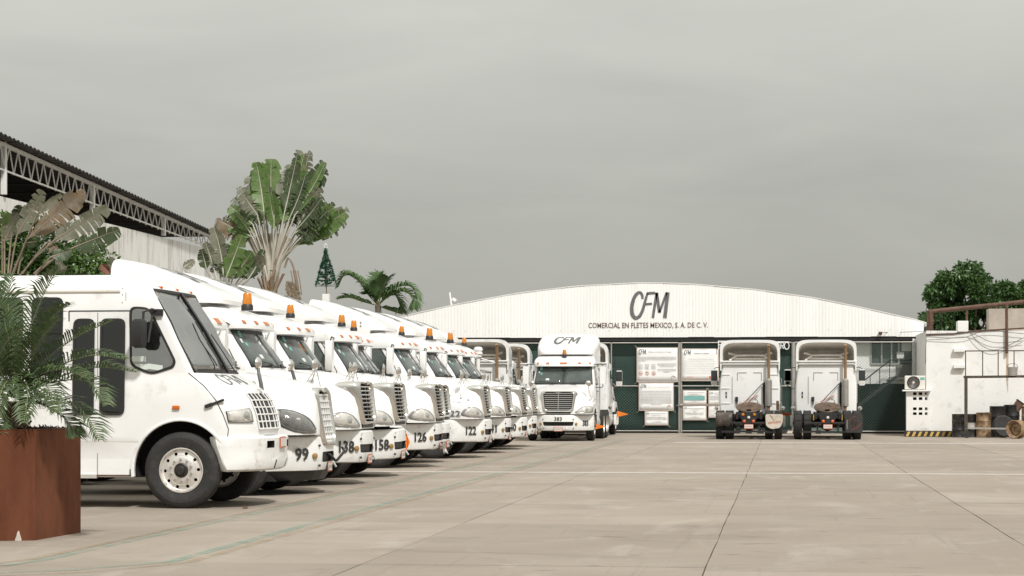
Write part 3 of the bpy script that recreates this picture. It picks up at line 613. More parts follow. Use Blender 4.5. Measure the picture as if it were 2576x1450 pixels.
m = MB(); m.cyl((-0.06,-0.16,Hh/2+0.02), (-0.06,-0.185,Hh/2+0.02), 0.045, n=14); obj('fan_hub', m, plate_w, ac)
m = MB(); m.box((W*0.36, -0.162, Hh*0.82), (0.16, 0.006, 0.10)); obj('badge', m, teal, ac)
for s in (-1, 1): m = MB(); m.box((s*W*0.35, 0, 0.005), (0.08, 0.3, 0.03)); obj('foot', m, blackp, ac)
striped_kerb('yellow and black striped kerb at the foot of the low white building', atY(2277, 1090, 79.6).x, atY(2396, 1090, 79.6).x, 79.6, 0.55, 0.22, 8)
# rusty rack, drums, wheel rim
RK = 77.6
rk = thing('steel_rack', 'rusty brown steel rack frame standing before the white side building', 'rack', (gnd(2430, 1099).x, RK, 0))
def rbar(n_, a, b, t=0.06, mm=rust): m = MB(); m.bar(atY(*a, RK), atY(*b, RK), t); return wpart(n_, m, mm, rk)
rkm = mat('dark_painted_steel', (0.05, 0.04, 0.033), 0.7, var=0.3, vscale=6, col2=(0.2, 0.11, 0.06), c2pos=(0.55, 0.7))
rbar('top_beam', (2424, 949), (2700, 946), 0.09, rkm); rbar('leg', (2430, 951), (2430, 1098), 0.11, rkm); rbar('leg', (2690, 951), (2690, 1098), 0.10, steel); rbar('guard_rail', (2427, 883.5), (2700, 882), 0.04, rkm)
for u in (2429, 2472, 2511, 2551, 2592, 2632, 2672): rbar('upright', (u, 884), (u, 947), 0.035, rkm)
rbar('low_beam', (2432, 1077.5), (2545, 1079), 0.06, steel)
m = MB(); m.lathe([(0.10,-0.04),(0.14,-0.04),(0.14,0.04),(0.10,0.04)], (atY(2431,1094,RK).x, RK-0.05, 0.14), (0,1,0), 14); wpart('castor', m, rubber, rk, smooth=50)
pail = thing('metal_pail', 'small grey metal pail standing on the rusty rack', 'pail', atY(2547, 946, RK))
m = MB(); m.lathe([(0,0.01),(0.16,0.01),(0.19,0.32),(0.20,0.32),(0.17,0.0)], (0,0,0), (0,0,1), 18); obj('body', m, steel, pail, smooth=50)
m = MB(); m.tube([(0.19*math.cos(R(t)), 0, 0.31+0.14*math.sin(R(t))) for t in range(0, 181, 20)], 0.008, 5); obj('handle', m, blackm, pail)
dr_k = mat('black_drum', (0.012, 0.012, 0.012), 0.5, var=0.3, vscale=3, col2=(0.09, 0.06, 0.04), c2pos=(0.55, 0.7)); dr_r = mat('rusty_drum', (0.34, 0.23, 0.13), 0.75, var=0.3, vscale=3, col2=(0.12, 0.06, 0.035), c2pos=(0.45, 0.65)); dr_w = mat('white_drum_band', (0.55, 0.53, 0.5), 0.6, var=0.1)
def drum(u, Y, label, m0, h=0.86, r_=0.28, band=None, open_=False):
    p = atY(u, 993, Y); t_ = thing('oil_drum', label, 'drum', (p.x, Y, 0), 0, 'oil drums under the steel rack'); m = MB(); pf = [(0,0.0),(r_,0.0),(r_+.008,0.015),(r_,0.03)]
    for k in (1, 2): pf += [(r_,h*k/3-0.03),(r_+.012,h*k/3),(r_,h*k/3+0.03)]
    pf += [(r_,h-.03),(r_+.01,h-.012),(r_,h)]
    pf += [(r_-.02,h),(r_-.02,h*0.55),(0,h*0.5)] if open_ else [(r_-.012,h),(r_-.015,h-.02),(0,h-.02)]
    m.lathe(pf, (0,0,0), (0,0,1), 24); obj('shell', m, m0, t_, smooth=40)
    if band: m = MB(); m.lathe([(r_+.003,h*0.36),(r_+.004,h*0.37),(r_+.004,h*0.62),(r_+.003,h*0.63)], (0,0,0), (0,0,1), 24); obj('painted_band', m, band, t_, smooth=40)
    m = MB(); m.cyl((0.12,0,h-.02),(0.12,0,h+.012), 0.035, n=10); obj('bung', m, steel, t_)
    return t_
drum(2411, 79.0, 'black drum leftmost of the drums, in front of the striped kerb end', dr_k, 0.86, 0.235); drum(2443, 79.0, 'black drum with white band between rack leg and rusty drum', dr_k, 0.86, 0.225, dr_w)
drum(2474, 78.8, 'rusty tan drum in the middle of the drum row under the rack', dr_r, 0.92, 0.265)
drum(2508, 79.4, 'dark tall open drum right of the rusty tan drum', dr_k, 1.15, 0.27, None, True); drum(2545, 79.7, 'dark open drum behind the wheel rim at right edge', dr_k, 1.2, 0.29, None, True); drum(2590, 79.4, 'dark drum cut by the right picture edge', dr_r, 1.15, 0.29)
bx = thing('scrap_box', 'small rusty box tilted on top of the dark open drums', 'box', atY(2560, 1033, 79.6))
m = MB(); rr = Matrix.Rotation(R(35), 3, 'Y'); m.box((0,0,0.16), (0.30,0.3,0.36), rr); obj('box_shell', m, rust, bx, bevel=0.01)
m = MB(); m.box(rr @ Vector((0,0,0.19))+Vector((0,0,0.16)), (0.34,0.34,0.03), rr); obj('lid', m, blackm, bx)
for u, Y, lab in ((2524, 78.2, 'worn black tyre leaning on the dark drums behind the wheel rim'),):
    tt = thing('old_tyre', lab, 'tyre', (atY(u, 993, Y).x, Y, 0)); m = MB(); m.lathe([(0.20,-.09),(0.36,-.11),(0.41,-.06),(0.41,.06),(0.36,.11),(0.20,.09)], (0,0,0.41), (0.3,-1,0.15), 26); obj('tyre_body', m, rubber, tt, smooth=50)
    m = MB(); m.lathe([(0.20,-.085),(0.215,-.1),(0.23,-.085)], (0,0,0.41), (0.3,-1,0.15), 26); obj('bead', m, blackm, tt)
wr = thing('wheel_rim', 'rusty tan bare wheel rim on the ground at right edge', 'wheel rim', (gnd(2557, 1104).x, gnd(2557, 1104).y, 0))
ax = (-0.62, -0.78, 0.0)
m = MB(); m.lathe([(0.30,-.16),(0.335,-.17),(0.335,-.14),(0.27,-.10),(0.26,.06),(0.31,.14),(0.335,.16),(0.31,.17),(0.28,.13),(0.24,.06),(0.24,-.08),(0.29,-.15)], (0,0,0.335), ax, 30); obj('rim_barrel', m, dr_r, wr, smooth=40)
m = MB(); m.lathe([(0.25,-.02),(0.16,.04),(0.10,.04),(0.10,.02),(0.16,.02),(0.25,-.04)], (0,0,0.335), ax, 30); obj('disc', m, dr_r, wr, smooth=40)

# ------------------------------------------------------------------ open shed at left
SX = -24.0
oldwall = mat('stained_white_wall', (0.70, 0.69, 0.66), 0.9, var=0.08, vscale=1.0, col2=(0.33, 0.30, 0.26), c2pos=(0.50, 0.74), stretch=(1, 1, 0.22), bump=0.2, bscale=9)
shed = thing('open_shed', 'tall open sided shed with white lattice truss above a stained white wall', 'shed', (SX, 70, 0))
wz = 7.75
y0s, y1s = 52.0, atX(515, 620, SX).y
nbl = 9
for k in range(nbl):
    a = y0s+(y1s-y0s)*k/nbl; b = y0s+(y1s-y0s)*(k+1)/nbl; m = MB(); m.box((SX-0.1-0.004*(k % 2), (a+b)/2, wz/2-.02), (0.2, b-a-0.012, wz)); wpart('wall_bay', m, oldwall, shed)
tA = atX(8, 366, SX); tB = atX(512, 590, SX); bA = atX(8, 432, SX); bB = atX(500, 618, SX)
sl_t = (tB.z-tA.z)/(tB.y-tA.y); sl_b = (bB.z-bA.z)/(bB.y-bA.y)
def ztop(y): return tA.z+sl_t*(y-tA.y)
def zbot(y): return max(wz+0.02, bA.z+sl_b*(y-bA.y))
cream = mat('cream_painted_steel', (0.74, 0.73, 0.70), 0.6, var=0.1, vscale=3, col2=(0.3, 0.2, 0.13), c2pos=(0.66, 0.8))
ya, yb = 50.0, y1s+2.0
for nm, f, t_ in (('top_chord', ztop, 0.11), ('bottom_chord', zbot, 0.05)):
    m = MB(); m.bar((SX+0.05, ya, f(ya)), (SX+0.05, yb, f(yb)), t_); wpart(nm, m, cream, shed)
y = tA.y-0.2; k = 0; cols = [atX(u, 993, SX).y for u in (8, 231, 410)]; step = (cols[1]-cols[0])/22
y = cols[0]-8*step
while y < yb-0.3:
    a, b = (zbot, ztop) if k % 2 == 0 else (ztop, zbot)
    m = MB(); m.bar((SX+0.05, y, a(y)), (SX+0.05, y+step, b(y+step)), 0.032); wpart('truss_web', m, cream, shed); y += step; k += 1
for yc in cols: m = MB(); m.box((SX+0.02, yc, (wz+ztop(yc))/2+0.1), (0.16, 0.16, ztop(yc)-wz+0.1)); wpart('column', m, cream, shed, bevel=0.01)
roofm = mat('dark_corrugated_roof', (0.05, 0.047, 0.044), 0.7, var=0.2, vscale=2)
OV = 0.5; eA = atX(0, 336, SX+OV); eB = atX(520, 577, SX+OV); sl_r = (eB.z-eA.z)/(eB.y-eA.y)
def zr(y): return eA.z+sl_r*(y-eA.y)
yy = 48.0; ye = eB.y+2.5; rows = [[], []]; k = 0
while yy < ye:
    for dy, dz in ((0, 0.0), (0.09, 0.055), (0.18, 0.055), (0.27, 0.0)):
        for r_, x in ((0, SX+OV), (1, SX-26)): rows[r_].append(Vector((x, yy+dy, zr(yy+dy)+dz)))
    yy += 0.36
m = MB(); m.grid(rows); wpart('roof_sheet', m, roofm, shed, solid=0.01, recalc=False)
pu = cols[0]-2*(cols[1]-cols[0])/4.0; dpu = (cols[1]-cols[0])/4.0
while pu < ye-1:
    m = MB(); z1 = zr(pu)-0.01; z0 = max(ztop(pu)+0.075, z1-0.26); z = (z0+z1)/2; hh_ = z1-z0; xc_ = SX+OV-0.12-12; pl_ = 24
    m.box((xc_, pu, z), (pl_, 0.03, hh_)); m.box((xc_, pu+0.06, z1-0.01), (pl_, 0.12, 0.02)); m.box((xc_, pu+0.06, z0+0.01), (pl_, 0.12, 0.02)); wpart('purlin', m, mat('dark_steel_purlin', (0.055, 0.05, 0.046), 0.7), shed); pu += dpu
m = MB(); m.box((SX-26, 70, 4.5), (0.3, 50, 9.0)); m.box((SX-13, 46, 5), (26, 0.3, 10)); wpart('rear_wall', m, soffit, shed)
for k in range(2):
    m = MB(); xx = SX-8-7*k
    y = 52.0; q = 0
    while y < yb: m.bar((xx, y, ztop(y)-1.0*(q % 2)-.2), (xx, y+1.0, ztop(y+1)-1.0*((q+1) % 2)-.2), 0.03); y += 1.0; q += 1
    wpart('inner_truss', m, cream, shed)
# ================================================================== VEHICLES
def se(c, n): return math.copysign(abs(c)**(2.0/n), c)
# ---- wheels -------------------------------------------------------
def tyre_mb(R0=0.52, wd=0.28, rr=0.30, n=56, lugs=True):
    h = wd/2; m = MB(); pf = [(rr-.01, -h*0.80), (rr+.02, -h*0.88), (rr+.09, -h), (R0-.07, -h*0.98), (R0-.025, -h*0.86), (R0-.006, -h*0.74)]
    for k in range(4):
        c = (-0.52+0.345*k)*h
        pf += [(R0, c-.045*h-.03*h), (R0-.016, c-.03*h), (R0-.016, c+.03*h), (R0, c+.045*h+.03*h)]
    pf += [(R0-.006, h*0.74), (R0-.025, h*0.86), (R0-.045, h*.93), (R0-.05, h*.95), (R0-.07, h*0.97), (R0-.075, h*1.0), (rr+.10, h*1.0), (rr+.09, h*.985), (rr+.03, h*0.9), (rr+.02, h*0.88), (rr-.01, h*0.80)]
    m.lathe(pf+[pf[0]], (0,0,0), (0,1,0), n, cap=False)
    if not lugs: return m
    nb = 44                                                   # tread lugs at the shoulders
    for k in range(nb):
        t = 2*math.pi*(k+.5)/nb
        for s in (-1, 1):
            c = Vector((math.cos(t)*(R0-.0145), s*h*0.70, math.sin(t)*(R0-.0145))); rot = Matrix.Rotation(-t, 3, 'Y') @ Matrix.Rotation(s*0.25, 3, 'X'); m.box(c, (0.03, h*0.34, R0*2*math.pi/nb*0.62), rot)
    return m
def rim_mb(kind):
    m = MB()
    if kind == 'steer': pf = [(.285,-.10),(.30,-.125),(.312,-.12),(.300,.115),(.308,.128),(.296,.130),(.285,.110),(.272,.085),(.262,.080),(.205,.098),(.195,.112),(.175,.120),(.10,.122),(.10,.06),(.0,.06)]
    else: pf = [(.285,-.10),(.30,-.125),(.312,-.12),(.300,.115),(.308,.128),(.296,.130),(.285,.110),(.27,.06),(.255,-.02),(.21,-.055),(.15,-.06),(.10,-.06),(.10,-.09),(0,-.09)]
    return m.lathe(pf, (0,0,0), (0,1,0), 40)
WM = {}
def wheel_meshes():
    o = obj('tyre', tyre_mb(), rubber, None, smooth=35); WM['tyre'] = o.data; bpy.data.objects.remove(o)
    o = obj('tyre', tyre_mb(lugs=False), rubber, None, smooth=35); WM['ribtyre'] = o.data; bpy.data.objects.remove(o)
    for kind in ('steer', 'drive'):
        o = obj('wheel', rim_mb(kind), [alu, well], None, smooth=35); c = MB(); hr = .232
        for k in range(10): t = R(36*k+9); c.cyl((hr*math.cos(t), -.3, hr*math.sin(t)), (hr*math.cos(t), .3, hr*math.sin(t)), .023, n=12)
        boolean(o, [obj('cutter', c, well, None)]); WM[kind] = o.data; bpy.data.objects.remove(o)
        m = MB(); h0 = .122 if kind == 'steer' else -.06
        for k in range(10): t = R(36*k+27); m.cyl((.15*math.cos(t), h0-.005, .15*math.sin(t)), (.15*math.cos(t), h0+.03, .15*math.sin(t)), .016, n=6)
        o = obj('lug_nuts', m, steel, None); WM[kind+'_nut'] = o.data; bpy.data.objects.remove(o)
        m = MB()
        if kind == 'steer': m.lathe([(.098,.05),(.098,.128),(.085,.135),(.080,.128),(.060,.130),(.055,.165),(.045,.175),(.0,.178)], (0,0,0), (0,1,0), 24)
        else: m.lathe([(.10,-.08),(.105,.03),(.09,.07),(.0,.085)], (0,0,0), (0,1,0), 20)
        o = obj('hub', m, mat('greasy_hub', (0.05, 0.045, 0.04), 0.45, 0.5, var=0.3, vscale=8), None, smooth=40); WM[kind+'_hub'] = o.data; bpy.data.objects.remove(o)
        m = MB(); m.lathe([(.28,-.09),(.05,-.13),(0,-.13)], (0,0,0), (0,1,0), 24); o = obj('brake_drum', m, well, None); WM[kind+'_drum'] = o.data; bpy.data.objects.remove(o)
wheel_meshes()
def sub(name, me, parent, loc=(0,0,0), rot=(0,0,0)):
    o = lk(bpy.data.objects.new(name, me)); o.parent = parent; o.location = loc; o.rotation_euler = rot; return o
def wheel(parent, x, y, kind, z=0.52, detail=True, sc=1.0, rt=0.0):
    s = 1 if y > 0 else -1; k = 'steer' if kind == 'steer' else 'drive'
    if kind == 'inner':
        w_ = sub('wheel', WM['tyre'], parent, (x, y, z)); w_.scale = (sc, 1, sc); return w_
    w_ = sub('wheel', WM[k], parent, (x, y, z), (0, rt, 0 if s > 0 else math.pi)); w_.scale = (sc,)*3
    sub('tyre', WM['ribtyre' if k == 'steer' else 'tyre'], w_); sub('hub', WM[k+'_hub'], w_)
    if detail: sub('lug_nuts', WM[k+'_nut'], w_)
    sub('brake_drum', WM[k+'_drum'], w_); return w_
# ---- cab surface --------------------------------------------------
CAB = [(0.80,1.08,-1.95,-1.60),(1.5,1.10,-1.95,-1.60),(1.93,1.10,-1.93,-1.58),(2.60,1.03,-2.28,-2.03),(2.72,1.015,-2.40,-2.16),(2.80,0.98,-2.52,-2.28),(2.85,0.90,-2.62,-2.42)]
XB = -4.2
def cab_at(z): return lerp_tab(CAB, z)
def cab_pt(z, th, off=0.0):
    wd, xc, xf = cab_at(z); return Vector((xc+(xf-xc)*se(math.cos(th), 2.5)+off*math.cos(th), (wd+off*0.8)*se(math.sin(th), 2.5), z))
def cab_ring(z):
    wd, xc, xf = cab_at(z); r_ = [cab_pt(z, R(a)) for a in range(-90, 91, 6)]
    back = [Vector((XB+.10, wd, z)), Vector((XB+.03, wd-.03, z)), Vector((XB, wd-.10, z)), Vector((XB, 0, z)), Vector((XB, -wd+.10, z)), Vector((XB+.03, -wd+.03, z)), Vector((XB+.10, -wd, z))]
    mid = [Vector((xc+(XB+.1-xc)*k/4, wd, z)) for k in (1, 2, 3)]; return r_+mid+back+[Vector((p.x, -p.y, z)) for p in mid[::-1]]
FAIR = [(-2.36,3.085,.72),(-2.42,3.15,.84),(-2.55,3.225,.94),(-2.8,3.31,1.01),(-3.15,3.435,1.06),(-3.6,3.56,1.085),(-4.0,3.645,1.09),(-4.27,3.68,1.09)]
def fair_at(x): return lerp_tab(sorted((a, b, c) for a, b, c in FAIR), x)
def fair_z(x, y):
    zt, wd = fair_at(x); n = 6; q = min(0.999, abs(y)/wd); hh = zt-3.03; return 3.03+hh*(1-q**n)**(1/n)
HOOD = [(-.05,1.25,.44,.60,1.00),(-.09,1.50,.50,.82,1.06),(-.14,1.63,.54,.95,1.13),(-.24,1.705,.58,1.06,1.21),(-.40,1.75,.62,1.13,1.285),(-.6,1.785,.67,1.16,1.345),(-.85,1.825,.74,1.17,1.39),(-1.2,1.88,.84,1.17,1.40),(-1.5,1.93,.92,1.165,1.40),(-1.78,1.965,.99,1.15,1.40),(-2.0,1.985,1.03,1.12,1.42)]
HTAB = sorted(HOOD)
def hood_prof(x):
    zt, wh, wf, zf = lerp_tab(HTAB, x); zf = min(zf, zt-.07)
    P = [(0, zt), (wh*.55, zt-.006), (wh*.9, zt-.05), (wh+.03, zt-.14 if zt-.14 > zf+.04 else zf+.03), (wh+(wf-wh)*.45+.02, zf+.02+(zt-zf)*.12), (wf*.965, zf-.05), (wf, zf-.14 if zf-.14 > 1.0 else .98), (wf, .93)]
    return [Vector((x, p.x, p.y)) for p in crom([(a, b, 0) for a, b in P], 4)]
def hood_ring(x):
    h = hood_prof(x); return h+[Vector((p.x, -p.y, p.z)) for p in h[::-1][:-1]]
def side_panel(name, poly, wfn, off, th, mm, parent, r=0.05, s=-1):
    m = MB(); m.prism(round_poly(poly, r, 4), lambda a, b, d: Vector((a, s*(wfn(b)+off+d), b)), 0, th); return obj(name, m, mm, parent)
def seam(name, poly, wfn, parent, s=-1, off=0.003, wd=0.010, mm=None):
    m = MB(); n = len(poly)
    for i in range(n-1):
        a = Vector((poly[i][0], s*(wfn(poly[i][1])+off), poly[i][1])); b = Vector((poly[i+1][0], s*(wfn(poly[i+1][1])+off), poly[i+1][1])); m.bar(a, b, 0.006, wd, up=(0, 0, 1) if abs(a.z-b.z) < abs(a.x-b.x) else (1, 0, 0))
    return obj(name, m, mm or seal, parent)
cabw = lambda z: cab_at(z)[0]
BUMP_P = [(-1.02,1.155),(-.78,1.17),(-.66,1.14),(-.60,1.08),(-.15,.66),(-.06,.54),(-.0,.30),(0,0)]
def bump_ring(z, inset=0.0, back=None, dx=0.0):
    R_ = [Vector((x-inset+dx, y-inset*.6, z)) for x, y in BUMP_P]
    if back is not None: R_[0].x = back
    full = R_+[Vector((p.x, -p.y, z)) for p in R_[::-1][1:]]
    inner = [Vector((p.x-.10 if abs(p.y) < 1.0 else p.x, p.y*.9, z)) for p in full[::-1]]
    return full+inner
def make_truck(kind='grille', stack=False, label='', flags=False):
    t = thing('tractor_truck', label, 'truck', (0,0,0), 0, 'white tractor trucks parked in the yard')
    # hood
    m = MB(); xs_ = []; 
    for a, b in zip(HOOD, HOOD[1:]):
        for k in range(3): xs_.append(a[0]+(b[0]-a[0])*k/3)
    xs_.append(HOOD[-1][0]); m.loft([hood_ring(x) for x in xs_]); hood = obj('hood', m, [paint, well], t)
    c = MB(); c.cyl((-1.2,-1.5,.50), (-1.2,1.5,.50), .62, n=48); boolean(hood, [obj('cutter', c, well, None)])
    GB = ((-.02,1.05),(-.10,1.68),.53) if kind != 'lattice' else ((.0,.80),(-.12,1.60),.42)
    c = MB(); q0 = Vector((GB[0][0],0,GB[0][1])); q1 = Vector((GB[1][0],0,GB[1][1])); qu = (q1-q0).normalized(); qn = Vector((qu.z,0,-qu.x)); ql_ = (q1-q0).length
    c.loft([[q0+qu*(v_*ql_)+Vector((0,y_,0))+qn*d_ for y_, v_ in round_poly([(-GB[2]*.85,.02),(GB[2]*.85,.02),(GB[2]*.98,.98),(-GB[2]*.98,.98)], .14, 5)] for d_ in (-.16, .3)]); boolean(hood, [obj('cutter', c, blackp, None)])
    hood_bvh = BVHTree.FromPolygons([v_.co.copy() for v_ in hood.data.vertices], [tuple(p_.vertices) for p_ in hood.data.polygons])
    m = MB(); m.loft([[Vector((x+.0, y, z)) for y in (-.42, .42)]+[Vector((x, y, z+.05)) for y in (.42, -.42)] for x, z in ((-.085, .955), (-.03, .955))]); obj('lower_intake', m, blackp, hood)
    for s in (-1, 1): seam('hood_seam', [(-.5,1.30),(-1.0,1.42),(-1.9,1.44)], lambda z: 1.168, hood, s, -.03)
    # cab
    m = MB(); zs = [.80,1.1,1.5,1.8,1.93,2.05,2.2,2.35,2.5,2.6,2.66,2.72,2.76,2.80,2.83,2.85]; m.loft([cab_ring(z) for z in zs]); cab = obj('cab', m, paint, t, smooth=38)
    # windscreen: two panes, seal and divider that follow the cab surface
    def patch(nm, a0, a1, z0, z1, off, mm, par, na=10, nz=6):
        m = MB(); m.grid([[cab_pt(z0+(z1-z0)*j/nz, R(a0+(a1-a0)*i/na), off) for i in range(na+1)] for j in range(nz+1)]); return obj(nm, m, mm, par, smooth=60, solid=0.006, recalc=False)
    patch('windscreen_seal', -67, 67, 1.955, 2.63, .006, seal, t)
    for s in (-1, 1):
        p = patch('windscreen_pane', s*.5, s*64, 1.985, 2.60, .012, glass, t)
        if s < 0:
            for k, (a, z, da, dz, mm) in enumerate(((-50,2.46,8,.10,teal),(-54,2.36,5,.07,sticker),(-46,2.30,5,.07,teal),(-30,2.10,8,.07,sticker))): patch('sticker', a, a+da, z, z+dz, .017, mm, p, 3, 2)
    patch('sun_band', -63, 63, 2.52, 2.605, .018, blackp, t)
    m = MB()
    for s in (-1, 1): a = cab_pt(1.99, R(s*8), .03); b = cab_pt(2.08, R(s*46), .035); m.tube([a, b], .012, 6); m.tube([a, cab_pt(1.97, R(s*20), .05)], .014, 6)
    obj('wiper', m, blackp, t)
    # visor with marker lamps
    m = MB(); V = [(2.585,1.07,-2.26,-1.80),(2.60,1.085,-2.24,-1.76),(2.68,1.09,-2.24,-1.77),(2.80,1.075,-2.30,-1.88),(2.88,1.03,-2.40,-2.05),(2.94,.96,-2.50,-2.25),(2.965,.85,-2.60,-2.42)]
    def vis(z, a, off=0.0):
        wd, xc, xf = lerp_tab(V, z); return Vector((xc+(xf-xc)*se(math.cos(a), 2.7)+off*math.cos(a), (wd+off)*se(math.sin(a), 2.7), z))
    rings = []
    for z in (2.585,2.60,2.64,2.68,2.74,2.80,2.84,2.88,2.91,2.94,2.955,2.965):
        wd, xc, xf = lerp_tab(V, z); rings.append([vis(z, R(a)) for a in range(-90, 91, 6)]+[Vector((-2.95, wd*.98, z)), Vector((-2.95, -wd*.98, z))])
    m.loft(rings); visor = obj('sun_visor', m, paint, t, smooth=40)
    lampset = (-52,-24,0,24,52) if kind != 'lattice' else (-62,-46,0,46,62)
    for a in lampset:
        m = MB(); z0, z1 = (2.685, 2.735) if kind != 'lattice' else (2.67, 2.76)
        m.loft([[vis(z0, R(a-3.2), o_), vis(z0, R(a+3.2), o_), vis(z1, R(a+2.8), o_), vis(z1, R(a-2.8), o_)] for o_ in (-.01, .018)]); obj('marker_lamp', m, amberd, visor)
    # beacon
    if kind != 'lattice':
        m = MB(); m.lathe([(0,-.06),(.088,-.06),(.088,.01),(.074,.032),(0,.032)], (-2.12,0,2.99), (0,0,1), 20); obj('beacon_base', m, blackp, t, smooth=40)
        m = MB(); m.lathe([(.072,.03),(.074,.06),(.062,.18),(.050,.20),(0,.206)], (-2.12,0,2.99), (0,0,1), 20); obj('beacon_lens', m, amber, t, smooth=40)
    else:
        m = MB(); m.tube([(-2.25,-.92,2.85),(-2.25,-.92,3.0)], .012, 6); sk_ = obj('side_lamp_stalk', m, steel, t)
        m = MB(); m.box((-2.25,-.92,3.04), (.08,.12,.09)); obj('side_lamp', m, amber, sk_, bevel=.01)
    # roof fairing, hollow behind
    rings = []
    for i, (a, b) in enumerate(zip(FAIR, FAIR[1:])):
        for k in range(3):
            x = a[0]+(b[0]-a[0])*k/3; zt, wd = fair_at(x); rings.append([Vector((x, wd*se(math.cos(R(q)), 6), 3.03+(zt-3.03)*se(math.sin(R(q)), 6))) for q in range(0, 181, 9)]+[Vector((x, -wd, 3.025 if x > -2.75 else 2.74)), Vector((x, wd, 3.025 if x > -2.75 else 2.74))])
    x = FAIR[-1][0]; zt, wd = fair_at(x); rings.append([Vector((x, wd*se(math.cos(R(q)), 6), 3.03+(zt-3.03)*se(math.sin(R(q)), 6))) for q in range(0, 181, 9)]+[Vector((x, -wd, 3.025 if x > -2.75 else 2.74)), Vector((x, wd, 3.025 if x > -2.75 else 2.74))])
    m = MB(); m.loft(rings); fair = obj('roof_fairing', m, [paint, greyin], t)
    m = MB(); m.loft([[Vector((x, w_*se(math.cos(R(q)), 5), 2.90+(z_-2.90)*se(math.sin(R(q)), 5))) for q in range(0, 181, 9)]+[Vector((x, -w_, 2.88)), Vector((x, w_, 2.88))] for x, z_, w_ in ((-4.5,3.61,1.01),(-3.6,3.49,.98),(-3.1,3.36,.90),(-3.0,3.30,.82))])
    boolean(fair, [obj('cutter', m, greyin, None)])
    m = MB(); m.box((-4.29,0,2.87), (.08,2.10,.06)); m.box((-4.26,0,2.78), (.06,2.0,.06)); obj('rear_crossbar', m, paint, fair, bevel=.015)
    for s in (-1, 1): m = MB(); m.prism([(-4.28,2.92),(-3.9,2.92),(-3.95,2.62),(-4.28,2.52)], lambda a, b, d: Vector((a, s*(1.03+d), b)), 0, .05); obj('fairing_bracket', m, paint, fair, bevel=.01)
    m = MB(); m.tube([(-3.7,-.80,3.20),(-3.62,-.5,3.10),(-3.6,0,3.11),(-3.62,.5,3.10),(-3.7,.80,3.20)], .045, 8); m.tube([(-3.85,-.75,2.92),(-3.7,-.50,3.10)], .04, 8); m.tube([(-3.85,.75,2.92),(-3.7,.50,3.10)], .04, 8); m.box((-3.6,0,2.98), (.2,1.2,.07)); obj('inner_brace', m, greyin, fair, smooth=50)
    for s in (-1, 1): m = MB(); m.cyl((-2.95, s*.98, 3.18), (-2.95, s*1.04, 3.18), .022, n=8); m.cyl((-2.95, s*.98, 3.11), (-2.95, s*1.04, 3.11), .022, n=8); obj('fairing_bolt', m, steel, fair)
    obj('roof_logo', logo_mb(lambda a, b: Vector((-2.93-b*.75, (a-.5)*.92, fair_z(-2.93-b*.75, (a-.5)*.92)+.008)), 2.0, 1.5), grey_ink, fair, recalc=False)
    if kind == 'lattice':
        fair.scale = (1, 1, .45); fair.location = (0, 0, 2.86*.55)
    # doors, side glass, seams, mirrors, steps
    for s in (-1, 1):
        d = side_panel('door', [(-1.99,.98),(-2.95,.98),(-2.95,2.66),(-2.40,2.66),(-2.02,1.98)], cabw, .002, .012, paint, t, .08, s)
        side_panel('window_seal', [(-2.10,1.95),(-2.90,1.95),(-2.90,2.62),(-2.44,2.62),(-2.10,2.06)], cabw, .0145, .006, seal, d, .07, s)
        side_panel('window', [(-2.14,1.99),(-2.86,1.99),(-2.86,2.58),(-2.45,2.58),(-2.14,2.07)], cabw, .021, .004, glass, d, .06, s)
        seam('door_gap', [(-1.965,.98),(-1.995,1.98),(-2.385,2.685),(-2.965,2.685),(-2.965,.97),(-1.965,.97)], cabw, d, s, .004, .014)
        m = MB(); m.box((-2.84, s*1.125, 1.72), (.16,.03,.035)); obj('handle', m, blackp, d)
        seam('cab_seam', [(-3.02,.95),(-3.02,2.72)], cabw, t, s, .003, .008, mat('seam_grey', (.25,.23,.21), .8)); seam('belt_seam', [(-3.05,1.90),(-4.08,1.90)], cabw, t, s, .003, .006, mat('seam_grey', (.25,.23,.21), .8))
        m = MB()
        for q_ in range(9): m.cyl((-3.10, s*(cabw(1.1+.17*q_)-.005), 1.1+.17*q_), (-3.10, s*(cabw(1.1+.17*q_)+.006), 1.1+.17*q_), .010, n=6)
        obj('rivets', m, steel, t)
        side_panel('sleeper_vent', [(-3.35,2.2),(-3.75,2.2),(-3.75,2.5),(-3.35,2.5)], cabw, .003, .01, paint, t, .04, s)
        mr_ = MB(); mr_.loft([[Vector((x, s*(1.36+dy*w_), z)) for dy, x in ((-.12,-2.10),(-.10,-2.02),(.10,-2.02),(.12,-2.10),(.11,-2.16),(-.11,-2.16))] for z, w_ in ((1.98,.75),(2.02,1),(2.3,1.02),(2.55,1),(2.60,.75))]); mo = obj('mirror', mr_, paint, t, smooth=40)
        m = MB(); m.box((-2.164, s*1.36, 2.36), (.008,.235,.40)); obj('mirror_glass', m, mirrorg, mo, bevel=.01)
        m = MB(); m.box((-2.164, s*1.36, 2.08), (.008,.18,.12)); obj('convex_glass', m, plate_w, mo, bevel=.01)
        m = MB(); m.tube([(-2.06,s*1.04,2.66),(-2.06,s*1.30,2.68),(-2.07,s*1.37,2.60)], .014, 6); m.tube([(-2.02,s*1.10,1.86),(-2.06,s*1.28,1.84),(-2.08,s*1.36,1.88),(-2.08,s*1.36,2.0)], .014, 6); obj('mirror_arm', m, blackp, mo)
        m = MB(); m.cyl((-2.35, s*.86, .62), (-3.55, s*.86, .62), .29, n=24); obj('fuel_tank', m, alu, t, smooth=50)
        m = MB(); m.box((-2.12, s*1.0, .48), (.42,.26,.05)); m.box((-2.12, s*1.0, .80), (.42,.22,.05)); m.box((-2.32, s*1.0, .64), (.03,.22,.36)); obj('step', m, alu, t)
